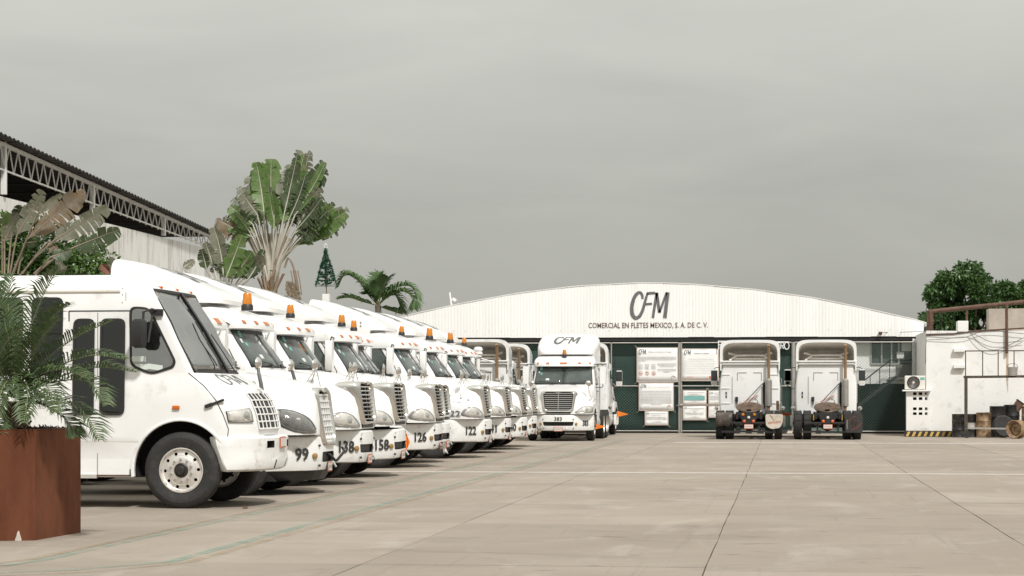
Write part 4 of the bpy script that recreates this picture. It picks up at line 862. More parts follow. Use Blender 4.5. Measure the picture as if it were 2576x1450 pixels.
        m = MB(); m.tube([(-3.1, s*1.13, 1.3), (-3.1, s*1.15, 1.35), (-3.1, s*1.15, 2.2), (-3.1, s*1.11, 2.25)], .014, 6); obj('grab_handle', m, chrome, t)
        # hood mirror on tripod
        if kind != 'lattice':
            hm = MB(); c_ = Vector((-.62, s*.98, 1.98)); hm.lathe([(0,-.05),(.06,-.045),(.10,-.012),(.106,.0),(.10,.006),(0,.010)], c_, (-.75, -s*.15, .1), 18); ho = obj('hood_mirror', hm, chrome, t, smooth=40)
            m = MB(); m.tube([c_+Vector((.03,0,-.02)), (-.66,s*1.02,1.70), (-.62,s*1.07,1.44)], .009, 5); m.tube([c_+Vector((.02,0,-.05)), (-.45,s*1.04,1.40)], .008, 5); m.tube([c_+Vector((.02,0,-.05)), (-.88,s*1.05,1.50)], .008, 5)
            for q in ((-.62,s*1.07,1.43), (-.45,s*1.04,1.39), (-.88,s*1.06,1.49)): m.cyl(q, (q[0], q[1]*1.01, q[2]+.03), .022, n=8)
            obj('tripod', m, chrome, ho)
        else:
            hm = MB(); P = [(-.80,s*1.10,1.36),(-.78,s*1.14,1.50),(-.80,s*1.16,1.70),(-.84,s*1.14,1.86),(-.86,s*1.10,1.95)]; hm.tube([Vector(p) for p in P], .04, 8, r1=.025); hm.lathe([(0,0),(.09,0),(.07,.04),(0,.05)], (-.80,s*1.10,1.33), (0,s*.6,.8), 16); ho = obj('hood_mirror', hm, mat('grey_plastic', (0.12,0.12,0.12), 0.5), t, smooth=50)
            m = MB(); m.lathe([(0,-.06),(.06,-.055),(.10,-.02),(.105,.01),(0,.015)], (-.88, s*1.08, 2.02), (-.9,0,.1), 18); obj('mirror_head', m, chrome, ho, smooth=40)
    # headlamps, grille
    def hoodpt(x, q, off):                                     # point on hood side profile
        h = hood_prof(x); i = min(len(h)-2, int(q)); p = h[i].lerp(h[i+1], q-i); return p
    for s in (-1, 1):
        m = MB(); big = kind == 'lattice'
        pts = [(-.09,.56,1.00),(-.075,.60,.965),(-.17,.86,.955),(-.36,1.04,.97),(-.50,1.13,1.02),(-.47,1.10,1.13),(-.36,1.02,1.20),(-.24,.86,1.20),(-.16,.70,1.12)]
        if big: pts = [(-.10,.52,.98),(-.09,.60,.92),(-.19,.88,.91),(-.40,1.05,.95),(-.62,1.14,1.08),(-.72,1.14,1.26),(-.60,1.08,1.36),(-.36,.95,1.34),(-.19,.70,1.18)]
        P = [Vector((a, s*b, c)) for a, b, c in pts]; cen = sum(P, Vector())/len(P); out_ = Vector((.70, s*.68, .20)).normalized()
        P = [v_.xyz for v_ in crom(P+[P[0]], 3)[:-1]]
        if big: P = [cen+(p-cen)*.86 for p in P]
        def onh(p, o_):
            h_ = hood_bvh.ray_cast(p+out_*.8, -out_)[0]; return (h_ if h_ is not None and (h_-p).length < .5 else p)+out_*o_
        def rg(f, o_): return [onh(cen+(p-cen)*f, o_) for p in P]
        m.loft([rg(1.04,-.03), rg(1.04,.012), rg(.98,.026), rg(.88,.022)], cap=False); hl = obj('headlamp', m, lensd if big else bezel, t, smooth=50)
        m = MB(); m.loft([rg(.90,.010), rg(.87,.022), rg(.60,.030), rg(.30,.034), rg(.03,.035)]); obj('lamp_lens', m, mat('smoky_lens', (.16,.158,.15), .10, .3, var=.45, vscale=9, coat=.7) if big else lens, hl, smooth=60)
        cen = onh(cen, 0.0); P = [onh(p, 0.0) for p in [Vector((a, s*b, c)) for a, b, c in pts]]
        for k_, (f_, r_, mm) in enumerate(((.10,.05,lens),(.48,.055,lens),(.62,.03,amber)) if big else ((-.05,.06,chrome),(.55,.035,amber))):
            q = cen+(P[4]-cen)*f_*(.9)+Vector((0,0,-.03 if big and k_ == 2 else 0)); m = MB(); m.lathe([(r_,.0),(r_*.98,.012),(r_*.5,.018),(0,.02)], q+out_*.026, out_, 14); obj('reflector', m, mm, hl, smooth=50)
    if kind != 'lattice': B0 = Vector((-.02,0,1.05)); B1 = Vector((-.10,0,1.68)); GW = .53; nsl = 9
    else: B0 = Vector((.0,0,.80)); B1 = Vector((-.12,0,1.60)); GW = .42; nsl = 8
    gu = (B1-B0).normalized(); gn = Vector((gu.z,0,-gu.x)); GH = (B1-B0).length
    def gp(y, v, d): return B0+gu*(v*GH)+Vector((0, y, 0))+gn*d
    def gring(f, d, gw=None):
        W_ = (gw or GW); poly = round_poly([(-W_*.86*f, .5-.5*f), (W_*.86*f, .5-.5*f), (W_*f, .5+.5*f), (-W_*f, .5+.5*f)], .16, 5); return [gp(y, v, d) for y, v in poly]
    m = MB(); m.loft([gring(1.24,-.42), gring(1.22,-.22), gring(1.17,-.06), gring(1.12,.02), gring(1.06,.045), gring(1.0,.04), gring(.96,.0), gring(.95,-.05)], cap=False); gr = obj('grille', m, chrome, t, smooth=45)
    m = MB(); m.loft([gring(.97,-.11), gring(.97,-.15)]); obj('grille_backing', m, blackp, gr)
    for k in range(nsl):
        v = .075+.85*k/(nsl-1); m = MB(); wv = GW*(.86+.14*v)*.95; a = gp(-wv, v, .0); b = gp(wv, v, .0); m.bar(a, b, .030, .020 if kind != 'lattice' else .022, up=gu); obj('grille_slat', m, chrome if kind != 'lattice' else paint2, gr)
    for k in range(1 if kind != 'lattice' else 6):
        y = 0 if kind != 'lattice' else -.32+.128*k; m = MB(); m.bar(gp(y, .05, .002), gp(y, .95, .002), .02, .02); obj('grille_upright', m, chrome if kind != 'lattice' else paint2, gr)
    m = MB(); m.loft([[gp(.13*math.cos(R(q)), 1.02+.045*math.sin(R(q)), d) for q in range(0, 360, 20)] for d in (.03, .075)]); obj('badge', m, chrome, gr, smooth=40)
    # bumper
    zb = [(.36,.05,-.78,-.05),(.38,.01,-.80,-.02),(.46,.0,-.84,0),(.62,.0,-.92,.01),(.80,.0,-.98,.005),(.875,.005,-1.0,0),(.90,.03,-1.0,0)]
    m = MB(); m.loft([bump_ring(z, i_, bk, dx) for z, i_, bk, dx in zb]); bmp = obj('bumper', m, [paint2, blackp], t, smooth=30)
    c = MB()
    if kind != 'lattice': c.loft([[Vector((x, y, z)) for y, z in round_poly([(-.50,.53),(.50,.53),(.54,.67),(-.54,.67)], .04)] for x in (-.09, .1)])
    else: c.loft([[Vector((x, y, z)) for y, z in round_poly([(-.40,.50),(.40,.50),(.40,.66),(-.40,.66)], .04)] for x in (-.09, .1)])
    boolean(bmp, [obj('cutter', c, blackp, None)])
    for s in (-1, 1):
        m = MB(); m.lathe([(.045,-.03),(.045,.012),(.035,.02),(0,.022)], (-.085, s*.615, .60), (.8, s*.6, 0), 16); obj('fog_lamp', m, mat('amber_fog', (.30,.18,.06), .2), bmp, smooth=40)
        for z in (.76, .45): m = MB(); m.cyl((-.05, s*.52, z), (-.02, s*.52, z), .018, n=8); obj('bolt', m, blackp, bmp)
    m = MB(); m.box((.012, 0, .42), (.012,.30,.15)); pl_ = obj('number_plate', m, plate_r, bmp)
    m = MB(); m.box((.020, 0, .42), (.004,.27,.115)); obj('plate_face', m, plate_w, pl_)
    m = MB()
    for k in range(6): m.box((.0235, -.10+.04*k, .42), (.002,.024,.05))
    obj('plate_digits', m, mat('plate_digit', (.35,.30,.30), .7), pl_)
    if kind == 'lattice': m = MB(); m.loft([bump_ring(z, i_, bk) for z, i_, bk in ((.22,.12,-.6),(.37,.04,-.75))]); obj('air_dam', m, blackp, bmp)
    m = MB(); m.tube([(.05,.30,.40),(.0,.30,.48)], .02, 6); obj('tow_pin', m, steel, bmp)
    # chassis
    m = MB()
    for s in (-1, 1): m.box((-3.7, s*.42, .86), (6.3,.08,.26))
    for x in (-1.3, -4.6, -6.75): m.box((x, 0, .86), (.12,.78,.2))
    obj('chassis_frame', m, blackm, t, bevel=.01)
    m = MB(); m.box((-1.3, 0, .75), (1.9, 1.15, .5)); m.box((-1.25, 0, .62), (1.5,.8,.4)); obj('engine_block', m, well, t)
    m = MB(); m.cyl((-1.2,-.9,.52),(-1.2,.9,.52), .07, n=10); obj('front_axle', m, blackm, t)
    for s in (-1, 1): wheel(t, -1.2, s*1.02, 'steer', rt=0.3*s)
    for x in (-5.0, -6.25):
        m = MB(); m.cyl((x,-.9,.52),(x,.9,.52), .10, n=12); m.lathe([(0,-.22),(.15,-.2),(.24,-.05),(.24,.05),(.15,.2),(0,.22)], (x,0,.54), (1,0,0), 18); obj('rear_axle', m, blackm, t, smooth=50)
        for s in (-1, 1): wheel(t, x, s*1.03, 'drive', rt=.5*x); wheel(t, x, s*.70, 'inner')
    m = MB(); m.lathe([(.05,-.03),(.46,-.03),(.48,.0),(.46,.025),(.15,.03),(.14,.012),(.05,.012)], (-5.75,0,1.16), (-.36,0,.93), 30); m.box((-5.65,0,1.02), (.5,.7,.16)); fw_ = obj('fifth_wheel', m, mat('greasy_plate', (.085,.062,.045), .5, .3, var=.4, vscale=4, col2=(.25,.11,.05), c2pos=(.5,.66)), t, smooth=40)
    m = MB(); m.box((-6.05,0,1.08), (.3,.16,.03)); m.box((-5.75,.33,1.04), (.5,.1,.12)); m.box((-5.75,-.33,1.04), (.5,.1,.12)); obj('jaw', m, blackm, fw_)
    # cab back details
    m = MB(); m.bar((XB-.004,-.42,2.45), (XB-.004,-.12,2.45), .02, .02); m.bar((XB-.004,.12,2.45), (XB-.004,.45,2.45), .02, .02); m.bar((XB-.004,.45,2.45), (XB-.004,.45,2.15), .02, .02); m.bar((XB-.004,-.42,2.45), (XB-.004,-.42,2.15), .02, .02); obj('panel_seam', m, mat('seam_grey', (.25,.23,.21), .8), cab)
    for z in (1.55, 1.68): m = MB(); m.box((XB-.006,.86,z), (.016,.05,.10)); obj('vent_slot', m, blackp, cab)
    for y, z in ((.34,1.32),(-.30,1.32)): m = MB(); m.cyl((XB-.012,y,z), (XB,y,z), .055, n=14); obj('blank_cap', m, plate_w, cab)
    m = MB(); m.box((XB-.03,.48,1.46), (.05,.10,.16)); m.cyl((XB-.06,.46,1.42), (XB-.06,.46,1.24), .014, n=6); m.cyl((XB-.06,.50,1.42), (XB-.06,.50,1.24), .014, n=6); obj('air_coupling', m, blackp, cab)
    m = MB(); m.tube([(XB-.02,.64,2.3),(XB-.02,.64,1.30)], .010, 5); obj('rear_rail', m, steel, cab)
    m = MB(); m.box((XB+.35,0,.84), (.8,1.9,.14)); obj('cab_floor', m, blackm, t)
    m = MB(); m.tube([(XB-.05,-.50,1.30),(XB-.1,-.50,2.06)], .03, 8); m.tube([(XB-.1,-.46,2.04),(XB-.35,.16,1.36),(XB-.6,.24,1.18)], .016, 6); obj('hose_tender', m, blackm, t)
    m = MB(); m.tube([(XB-.45+.08*k/6, .18-.055*k*.25+.05*math.cos(k*1.2), 1.34+.016*k*.4+.05*math.sin(k*1.2)) for k in range(34)], .009, 5); obj('coiled_hose', m, mat('red_hose', (.42,.12,.06), .6), t)
    m = MB(); m.tube([(XB-.4,.02,1.36),(XB-.45,-.15,1.52),(XB-.5,-.28,1.40),(XB-.5,-.30,1.18)], .010, 5); obj('air_line', m, blackp, t)
    # tail bracket, lamps, plate
    m = MB(); m.prism(round_poly([(-.34,.98),(.34,.98),(.24,.64),(-.24,.64)], .08), lambda a, b, d: Vector((-6.93+d, a, b)), 0, .06); m.box((-6.88,0,.60), (.1,1.6,.07)); tl = obj('tail_bracket', m, blackm, t, bevel=.01)
    for y, z, r_ in ((.22,.66,.055),(-.10,.66,.055)): m = MB(); m.lathe([(0,-.01),(r_,-.01),(r_,.025),(r_*.6,.04),(0,.042)], (-6.935,y-.06,z), (-1,0,0), 14); obj('tail_lamp', m, mat('tail_red', (.55,.10,.03), .3), tl, smooth=40)
    m = MB(); m.lathe([(0,-.01),(.05,-.01),(.05,.025),(.03,.035),(0,.036)], (-6.935,0,.80), (-1,0,0), 14); obj('reverse_lamp', m, plate_w, tl, smooth=40)
    m = MB(); m.box((-6.97,0,.47), (.012,.32,.17)); p2 = obj('number_plate', m, plate_r, tl); m = MB(); m.box((-6.978,0,.475), (.004,.29,.12)); obj('plate_face', m, plate_w, p2)
    m = MB()
    for k in range(6): m.box((-6.981, -.10+.04*k, .475), (.002,.022,.05))
    obj('plate_digits', m, mat('plate_digit', (.35,.30,.30), .7), p2)
    m = MB(); m.box((-6.88,0,.28), (.08,1.9,.07)); m.box((-6.84,.36,.44), (.06,.06,.3)); m.box((-6.84,-.36,.44), (.06,.06,.3)); obj('under_bar', m, blackm, t)
    m = MB()
    for s in (-1, 1): m.tube([(-6.86, s*.45,.90),(-6.93, s*1.18,.94)], .016, 6)
    obj('flap_hanger', m, blackm, t)
    for s in (-1, 1):
        m = MB(); P = [(-.28,.40),(-.55,.62),(-.62,1.0)]; m.box((-1.9, s*1.06, .66), (.04,.2,.5)); obj('front_splash_guard', m, blackp, t)
    if stack:
        m = MB(); m.cyl((XB-.22,-.68,1.20), (XB-.22,-.68,2.16), .12, n=22); m.lathe([(.12,0),(.06,.06),(.06,.08)], (XB-.22,-.68,2.16), (0,0,1), 22); m.lathe([(.12,0),(.05,.05)], (XB-.22,-.68,1.20), (0,0,-1), 22); es = obj('exhaust_stack', m, muffl, t, smooth=40)
        m = MB(); m.tube([(XB-.22,-.68,2.2),(XB-.22,-.68,3.35),(XB-.30,-.68,3.48)], .055, 12); obj('tail_pipe', m, stackm, es, smooth=50)
        m = MB(); m.cyl((XB-.22,-.68,.85), (XB-.22,-.68,1.2), .05, n=10); obj('inlet_pipe', m, stackm, es, smooth=50)
        m = MB(); m.bar((XB-.05,-.52,1.1), (XB-.05,-.52,2.1), .05); m.bar((XB-.1,-.5,1.95), (XB-.2,-.62,1.95), .04); obj('stack_bracket', m, blackm, es)
    return t
flagbits = []
def number(t, s, where='corner', h=.20, wd=None, mm=black_ink):
    bmp = [c for c in t.children if c.name.startswith('bumper')][0]
    if where == 'corner':
        a = Vector((-.60,-1.08,0)); b = Vector((-.15,-.66,0)); r_ = (b-a).normalized(); c = a.lerp(b, {'99': .74, '138': .80, '158': .80, '122': .57, '141': .55}.get(s, .68))+Vector((0,0,.63)); nn = r_.cross(Vector((0,0,1)))
        o = obj('unit_number', text_mb(s, c+nn*.024, r_, (0,0,1), h, wd or (.098*len(s) if len(s) > 2 else .24), bold=.03), mm, bmp, recalc=False)
    elif where == 'left':
        a = Vector((-.15,.66,0)); b = Vector((-.60,1.08,0)); r_ = (b-a).normalized(); c = a.lerp(b, .55)+Vector((0,0,.62)); nn = r_.cross(Vector((0,0,1))); o = obj('unit_number', text_mb(s, c+nn*.024, r_, (0,0,1), h, wd or .30, bold=.03), mm, bmp, recalc=False)
    elif where == 'front': o = obj('unit_number', text_mb(s, Vector((.022,0,.77)), (0,1,0), (0,0,1), .13, .26, bold=.012), mm, bmp, recalc=False)
    elif where == 'small': o = obj('unit_number', text_mb(s, Vector((-.030,-.42,.80)), Vector((.15,.98,0)), (0,0,1), .10, .13, bold=.012), grey_ink, bmp, recalc=False)
    elif where == 'fender': o = obj('fender_number', text_mb(s, Vector((-.68,-1.182,1.06)), (1,0.03,0), (0,0,1), .14, .115*len(s), bold=.02), grey_ink, t, recalc=False)
    return o
def pennant(label, P0, dirv, ln_=.36, h=.26, mm=redorg):
    f = thing('warning_flag', label, 'flag', P0, 0, 'orange warning pennants on the trucks'); d = Vector(dirv).normalized(); m = MB()
    m.grid([[d*(ln_*i/5)+Vector((0, .015*math.sin(i*1.3), h*(.5+(j-.5)*(1-i/5.2)))) for i in range(6)] for j in (0, 1)]); obj('cloth', m, mm, f, solid=.004, recalc=False)
    m = MB(); m.tube([(0,0,-.12),(0,0,h+.03)], .008, 5); obj('staff', m, blackm, f); return f
# ---- the row along the left -------------------------------------
protoA = make_truck('grille', False, 'x'); protoS = make_truck('grille', True, 'x'); proto99 = make_truck('lattice', False, 'x')
used = set()
def put(proto, x, y, rz, label):
    t = proto if proto.name not in used else copy_tree(proto); used.add(proto.name); t.location = (x, y, 0); t.rotation_euler = (0, 0, rz); t['label'] = label; return t
ROW = [('99', 840, 31.75, 'white tractor truck number 99 with tall lattice grille, next to the bus'), ('138', 936, 35.2, 'white tractor truck number 138 second in the left row from the bus'), ('158', 1025, 38.8, 'white tractor truck number 158 with hood mirror tripod, third from the bus'),
       ('126', 1122, 44.1, 'white tractor truck number 126 with loose wires under its bumper plate'), ('127', 1138, 47.2, 'white tractor truck mostly hidden behind truck 126'), ('122', 1232, 50.9, 'white tractor truck number 122 on bumper and hood side'),
       ('141', 1285, 55.3, 'white tractor truck number 41 between trucks 122 and 140'), ('140', 1325, 59.0, 'white tractor truck number 140 second from far end of the left row'), ('120', 1351, 62.2, 'white tractor truck at the far end of the left row with lamps on its bumper')]
copies = []
for i, (nm, ut, yn, lab) in enumerate(ROW):
    yc = yn+1.17; x = atY(ut, 993, yc).x+.02; pr_ = proto99 if nm == '99' else protoA
    copies.append((pr_, x, yc, nm, lab))

trucks = {}
row_t = []
for pr_, x, yc, nm, lab in copies:
    t = put(pr_, x+{'99': -.1, '138': -.06, '158': -.12, '126': -.12, '127': -.15}.get(nm, -.04), yc, R(rnd.uniform(-1.0, 1.0)) if nm != '99' else 0, lab); trucks[nm] = t; t.scale = (1.05,)*3 if nm != '99' else (1.02,)*3
    if nm != '99':
        f_ = [c_ for c_ in t.children if c_.name.startswith('roof_fairing')][0]; f_.scale = (.94, 1, 1.16); f_.location = (-2.36*.06, 0, -3.03*.16)
T383 = put(protoA, atY(1404, 993, 70.2).x, 70.2, R(-90), 'white tractor truck number 383 facing the camera at the hall'); trucks['383'] = T383; T383.scale = (.985,)*3
TR = {}
for k, x, y, lab in (('R1', -1.13, 80.95, 'white truck seen from behind, left of the pair, with white mud flap'), ('R2', 1.62, 80.95, 'white truck seen from behind, right of the pair, with black emblem mud flap'),
                     ('R3', -7.66, 84.05, 'white truck facing the hall hidden behind truck 383, dual rear wheels showing'), ('T10', -10.78, 78.7, 'white truck facing the hall behind far end of row, with dome air cleaner'), ('T11', -10.85, 85.6, 'white truck facing the hall, hollow roof fairing just left of truck 383')):
    TR[k] = put(protoS, x, y, R(90), lab); TR[k].scale = (1, 1, .97)
for i_, nm in enumerate(trucks):
    if nm not in ('99', '383'):
        vr = random.Random(i_*7+1); bsc = {'138': 1.15, '158': .95, '126': .95, '127': .9, '122': .85, '141': 1.15, '140': 1.1, '120': .9}[nm]
        for ch in trucks[nm].children:
            if ch.name.startswith('beacon'): ch.scale = (bsc,)*3; ch.location = Vector((-2.12, 0, 2.93))*(1-bsc)
            if ch.name.startswith('hood_mirror'): ch.rotation_euler = (0, 0, R(vr.uniform(-3, 3))); ch.location = (vr.uniform(-.12, .10), 0, vr.uniform(-.03, .01))
            if ch.name.startswith('bumper'): ch.rotation_euler = (R(vr.uniform(-.9, .9)), R(vr.uniform(-.6, .6)), 0); ch.location = (vr.uniform(-.02, .02), 0, vr.uniform(-.03, .02))
            if ch.name.startswith('mirror') and vr.random() < .5: ch.location = (vr.uniform(-.25, .1), 0, 0)
    if nm in ('383', ): continue
    number(trucks[nm], nm, 'corner'); 
    if nm not in ('99',): number(trucks[nm], nm, 'small')
    if nm in ('99', '138', '126', '122'): number(trucks[nm], nm, 'fender')
number(T383, '383', 'front'); number(T383, '383', 'left', .19, .26)
# extras on single trucks
t = trucks['99']; m = MB(); m.tube(crom([(.02,-.20,.62),(.10,-.30,.60),(.16,-.24,.52),(.20,-.10,.58),(.24,-.02,.66),(.20,.05,.72)], 5), .022, 7); obj('tow_hook', m, blackm, [c for c in t.children if c.name.startswith('bumper')][0])
t = trucks['126']; m = MB()
for k in range(4): m.tube(crom([(.02,-.15+.1*k,.48),(.05+.02*k,-.12+.09*k,.36-.03*k),(.06,-.04+.08*k,.28+.02*k),(.03,.02+.08*k,.42)], 5), .007, 5)
obj('loose_wire', m, plate_w, t)
m = MB()
for k in range(2): m.lathe([(0,-.05),(.05,-.04),(.07,.0),(.07,.03),(0,.035)], (.06,-.2+.2*k,.46), (1,0,0), 14)
obj('work_lamp', m, chrome, t, smooth=40)
t = trucks['120']
for k in range(2): m = MB(); m.lathe([(0,-.05),(.06,-.04),(.09,.0),(.09,.03),(0,.035)], (.10,-.3+.35*k,.50), (1,0,0), 16); obj('work_lamp', m, chrome, t, smooth=40)
t = TR['T10']; m = MB(); m.lathe([(.0,2.4),(.07,2.4),(.07,3.02),(.13,3.02),(.13,3.10),(.165,3.12),(.165,3.18),(.14,3.19),(.14,3.24),(.165,3.25),(.165,3.31),(.12,3.38),(0,3.40)], (XB-.35,-.02,0), (0,0,1), 20); obj('air_cleaner', m, paint, t, smooth=35)
m = MB(); m.tube([(XB-.3,-.05,2.98),(XB-.25,-.62,2.80)], .025, 6); obj('air_cleaner_stay', m, paint, t)
# mud flaps
t = TR['R1']
cab_ = [c_ for c_ in t.children if c_.name.startswith('cab') and 'floor' not in c_.name][0]
for s in (-1, 1):
    for z in (1.30, 1.86, 2.38): m = MB(); m.box((XB-.012, s*.88, z), (.025,.30,.022)); obj('side_rib', m, paint2, cab_)
m = MB(); m.grid([[Vector((-6.98-.10*math.sin(j*.5), .82+.58*(i/6-.45)*(1.0-.03*j)+.04*j*.3, .98-.08*j-(.10*(i/6-.5)**2)*j*.3)) for i in range(7)] for j in range(7)]); obj('mud_flap', m, mat('worn_dark_flap', (.06,.05,.042), .8, var=.4, vscale=3, col2=(.20,.16,.12), c2pos=(.5,.7)), t, smooth=60, solid=.012, recalc=False)
m = MB(); P = [(-1.20,.92),(-.58,.92),(-.60,.50),(-.78,.38),(-1.08,.42),(-1.18,.60)]; m.prism(round_poly(P, .08), lambda a, b, d: Vector((-7.0+d, a, b)), 0, .012); fl = obj('mud_flap', m, mat('dirty_white_flap', (.52,.47,.40), .7, var=.15, vscale=3, col2=(.25,.20,.15), c2pos=(.55,.75)), t)
obj('flap_lettering', text_mb('KENWORTH', (-7.004,-.90,.62), (0,-1,.10), (0,.10,1), .085, .44, bold=.02, shear=.2), mat('flap_red_print', (.40,.10,.04), .7), fl, recalc=False)
m = MB()
for s in (-1, 1): m.bar((-7.004,-.88,.70), (-7.004,-.88+s*.14,.90), .002, .03, up=(1,0,0))
obj('flap_chevron', m, mat('flap_red_print', (.4,.1,.04), .7), fl)
t = TR['R2']
m = MB(); m.prism(round_poly([(-1.20,.94),(-.60,.94),(-.60,.26),(-1.20,.26)], .04), lambda a, b, d: Vector((-7.0+d+.02*math.sin(a*9), a, b)), 0, .012); fl = obj('mud_flap', m, mat('black_rubber_flap', (.028,.026,.025), .6, var=.2, vscale=3), t)
m = MB(); red = mat('flap_emblem_red', (.45,.13,.06), .6)
for k in range(9): a = R(40*k); m.bar((-7.004,-.92+.05*math.cos(a),.62+.05*math.sin(a)), (-7.004,-.92+.10*math.cos(a),.62+.10*math.sin(a)), .002, .028, up=(1,0,0))
for k in range(3): m.bar((-7.004,-.88-.045*k,.52), (-7.004,-.87-.045*k,.42), .002, .022, up=(1,0,0))
m.tube([(-7.004,-1.16,.62),(-7.004,-1.08,.50),(-7.004,-.95,.40),(-7.004,-.82,.36)], .006, 4); m.tube([(-7.004,-.70,.66),(-7.004,-.82,.78),(-7.004,-.95,.86)], .005, 4); obj('flap_emblem', m, red, fl)
m = MB(); m.box((-7.003,-.665,.55), (.003,.05,.34)); obj('flap_print', m, mat('flap_grey_print', (.16,.15,.15), .7), fl)
for s, y in ((1, .62), (-1, -.62)): m = MB(); m.box((-6.95, y*.80, .80), (.03,.035,.20)); obj('marker_strip', m, mat('yellow_marker', (.30,.20,.04), .6), t)
m = MB()
for y in (.20, -.20): m.lathe([(0,-.01),(.05,-.01),(.05,.025),(0,.035)], (-6.935,y-.0,.91), (-1,0,0), 14)
obj('tail_lamp', m, amber, TR['R1'], smooth=40)
m = MB(); m.tube([(-6.5,-1.02,1.3),(-6.5,-1.02,1.05)], .05, 10); m.box((XB-.3,-1.0,1.22), (.1,.1,.35)); obj('orange_bottle', m, rust, TR['R1'])
for k in ('R1', 'R2', 'R3'):
    t = TR[k]
    for s in (-1, 1): m = MB(); m.lathe([(0,-.05),(.07,-.04),(.08,.0),(.07,.02),(0,.03)], (-2.6+(-1.9), s*1.20, 1.12), (-1,0,0), 14); obj('side_work_lamp', m, chrome, t, smooth=40)
    for s in (-1, 1):
        m = MB()
        for q in range(5): m.box((-1.6-.28*q, s*1.24, .62-.02*(q % 2)), (.16,.10,.42))
        obj('side_step_cover', m, paint2, t, bevel=.03)
pennant('orange pennant on the right front bumper corner of truck 383', gnd(1483, 1108)*1.0+Vector((.12,-.5,.36)), (1,0,-.02), .50, .25)
pennant('orange pennant beside the dual wheels of the truck behind 383', atY(1552, 1050, 80.5), (1,0,-.02), .44, .25)
pennant('dark orange pennant between the two rear-facing trucks', atY(1966, 1050, 78.6), (1,0,-.05), .42, .22, mat('dull_orange_cloth', (.48,.10,.03), .8))
pennant('small orange pennant hanging between trucks 158 and 126', atY(1020.5, 1137, 43.6), (.9,-.2,-.1), .10, .42)

# ------------------------------------------------------------------ bus
BUS = [(.43,1.12,-.05,.20),(.92,1.15,.10,.40),(.93,1.155,.36,.98),(1.10,1.16,.40,1.01),(1.3,1.16,.36,.97),(1.5,1.16,.30,.89),(1.62,1.155,.25,.80),(1.74,1.145,.18,.64),(1.82,1.135,.12,.48),(1.88,1.13,.07,.36),(1.92,1.13,.05,.33),(2.5,1.12,-.20,.0),(3.04,1.09,-.45,-.36),(3.10,1.07,-.52,-.40),(3.17,1.02,-.66,-.50),(3.22,.96,-.80,-.62),(3.255,.86,-.95,-.78),(3.27,.70,-1.1,-.95)]
bus = thing('shuttle_bus', 'white front-engined bus with folding door and black mirror beside the planter', 'bus', (0,0,0))
BXB = -6.6
def bus_at(z): return lerp_tab(BUS, z)
def bus_pt(z, th, off=0.0):
    wd, xc, xf = bus_at(z); n = 2.6; return Vector((xc+(xf-xc)*se(math.cos(th), n)+off*math.cos(th), (wd+off*.8)*se(math.sin(th), n), z))
def bus_ring(z):
    wd, xc, xf = bus_at(z); f = [bus_pt(z, R(a)) for a in range(-90, 91, 6)]; s1 = [Vector((xc+(BXB-xc)*k/10, wd, z)) for k in range(1, 11)]; return f+s1+[Vector((p.x, -p.y, z)) for p in s1[::-1]]
busw = lambda z: bus_at(z)[0]
m = MB(); zz = []
for a, b in zip(BUS, BUS[1:]): zz += [a[0]+(b[0]-a[0])*k/2 for k in range(2)]
zz.append(BUS[-1][0]); m.loft([bus_ring(z) for z in zz]); body = obj('body', m, [paint, well], bus)
c = MB(); c.cyl((0,-1.6,.53), (0,1.6,.53), .70, n=56); c.cyl((-4.6,-1.6,.53), (-4.6,1.6,.53), .66, n=48); trim = mat('bus_interior_trim', (.55,.54,.51), .8, var=.2, vscale=2)
def inring(z, ins=.07):
    wd, xc, xf = bus_at(z); f = [Vector((xc-ins+(xf-xc)*se(math.cos(R(q)), 2.6), (wd-ins)*se(math.sin(R(q)), 2.6), z)) for q in range(-90, 91, 9)]; return f+[Vector((-3.2, wd-ins, z)), Vector((-3.2, -wd+ins, z))]
ci = MB(); ci.loft([inring(z) for z in (1.27, 1.5, 1.7, 1.85, 2.0, 2.3, 2.6, 2.85, 3.03)])
DOORP = [(-1.545,-1.235),(-1.155,-.795)]; QW = [(-.70,2.0),(-.71,2.78),(-.47,2.76),(-.11,2.05),(-.13,1.98),(-.42,1.885)]
cw = MB()
for x0, x1 in DOORP: cw.prism(round_poly([(x0+.03,1.32),(x1-.03,1.32),(x1-.03,2.61),(x0+.03,2.61)], .08), lambda p_, q_, d_: Vector((p_, -d_, q_)), .95, 1.3)
for s in (-1, 1): cw.prism(round_poly(QW, .08), lambda p_, q_, d_, s=s: Vector((p_, s*d_, q_)), .93, 1.3)
def wring(z): return [bus_pt(z, R(q), .12) for q in range(-70, 71, 7)]+[bus_pt(z, R(q), -.16) for q in range(70, -71, -7)]
cs = MB(); cs.loft([wring(1.935+(3.01-1.935)*k/8) for k in range(9)])
boolean(body, [obj('cutter', c, well, None), obj('cutter', ci, trim, None), obj('cutter', cw, trim, None), obj('cutter', cs, trim, None)])
m = MB(); m.prism([(.715*math.cos(R(a)), .53+.715*math.sin(R(a))) for a in range(27, 189, 7)]+[(.665*math.cos(R(a)), .53+.68*math.sin(R(a))) for a in range(188, 26, -7)], lambda a, b, d: Vector((a, -(max(busw(b), 1.14)+d), b)), -.05, .022); obj('arch_lip', m, paint, body, bevel=.012)
def bpatch(nm, a0, a1, z0, z1, off, mm, par, na=14, nz=10, rc=0.0):
    m = MB(); m.grid([[bus_pt(z0+(z1-z0)*j/nz, R(a0+(a1-a0)*i/na), off) for i in range(na+1)] for j in range(nz+1)]); return obj(nm, m, mm, par, smooth=60, solid=.008, recalc=False)
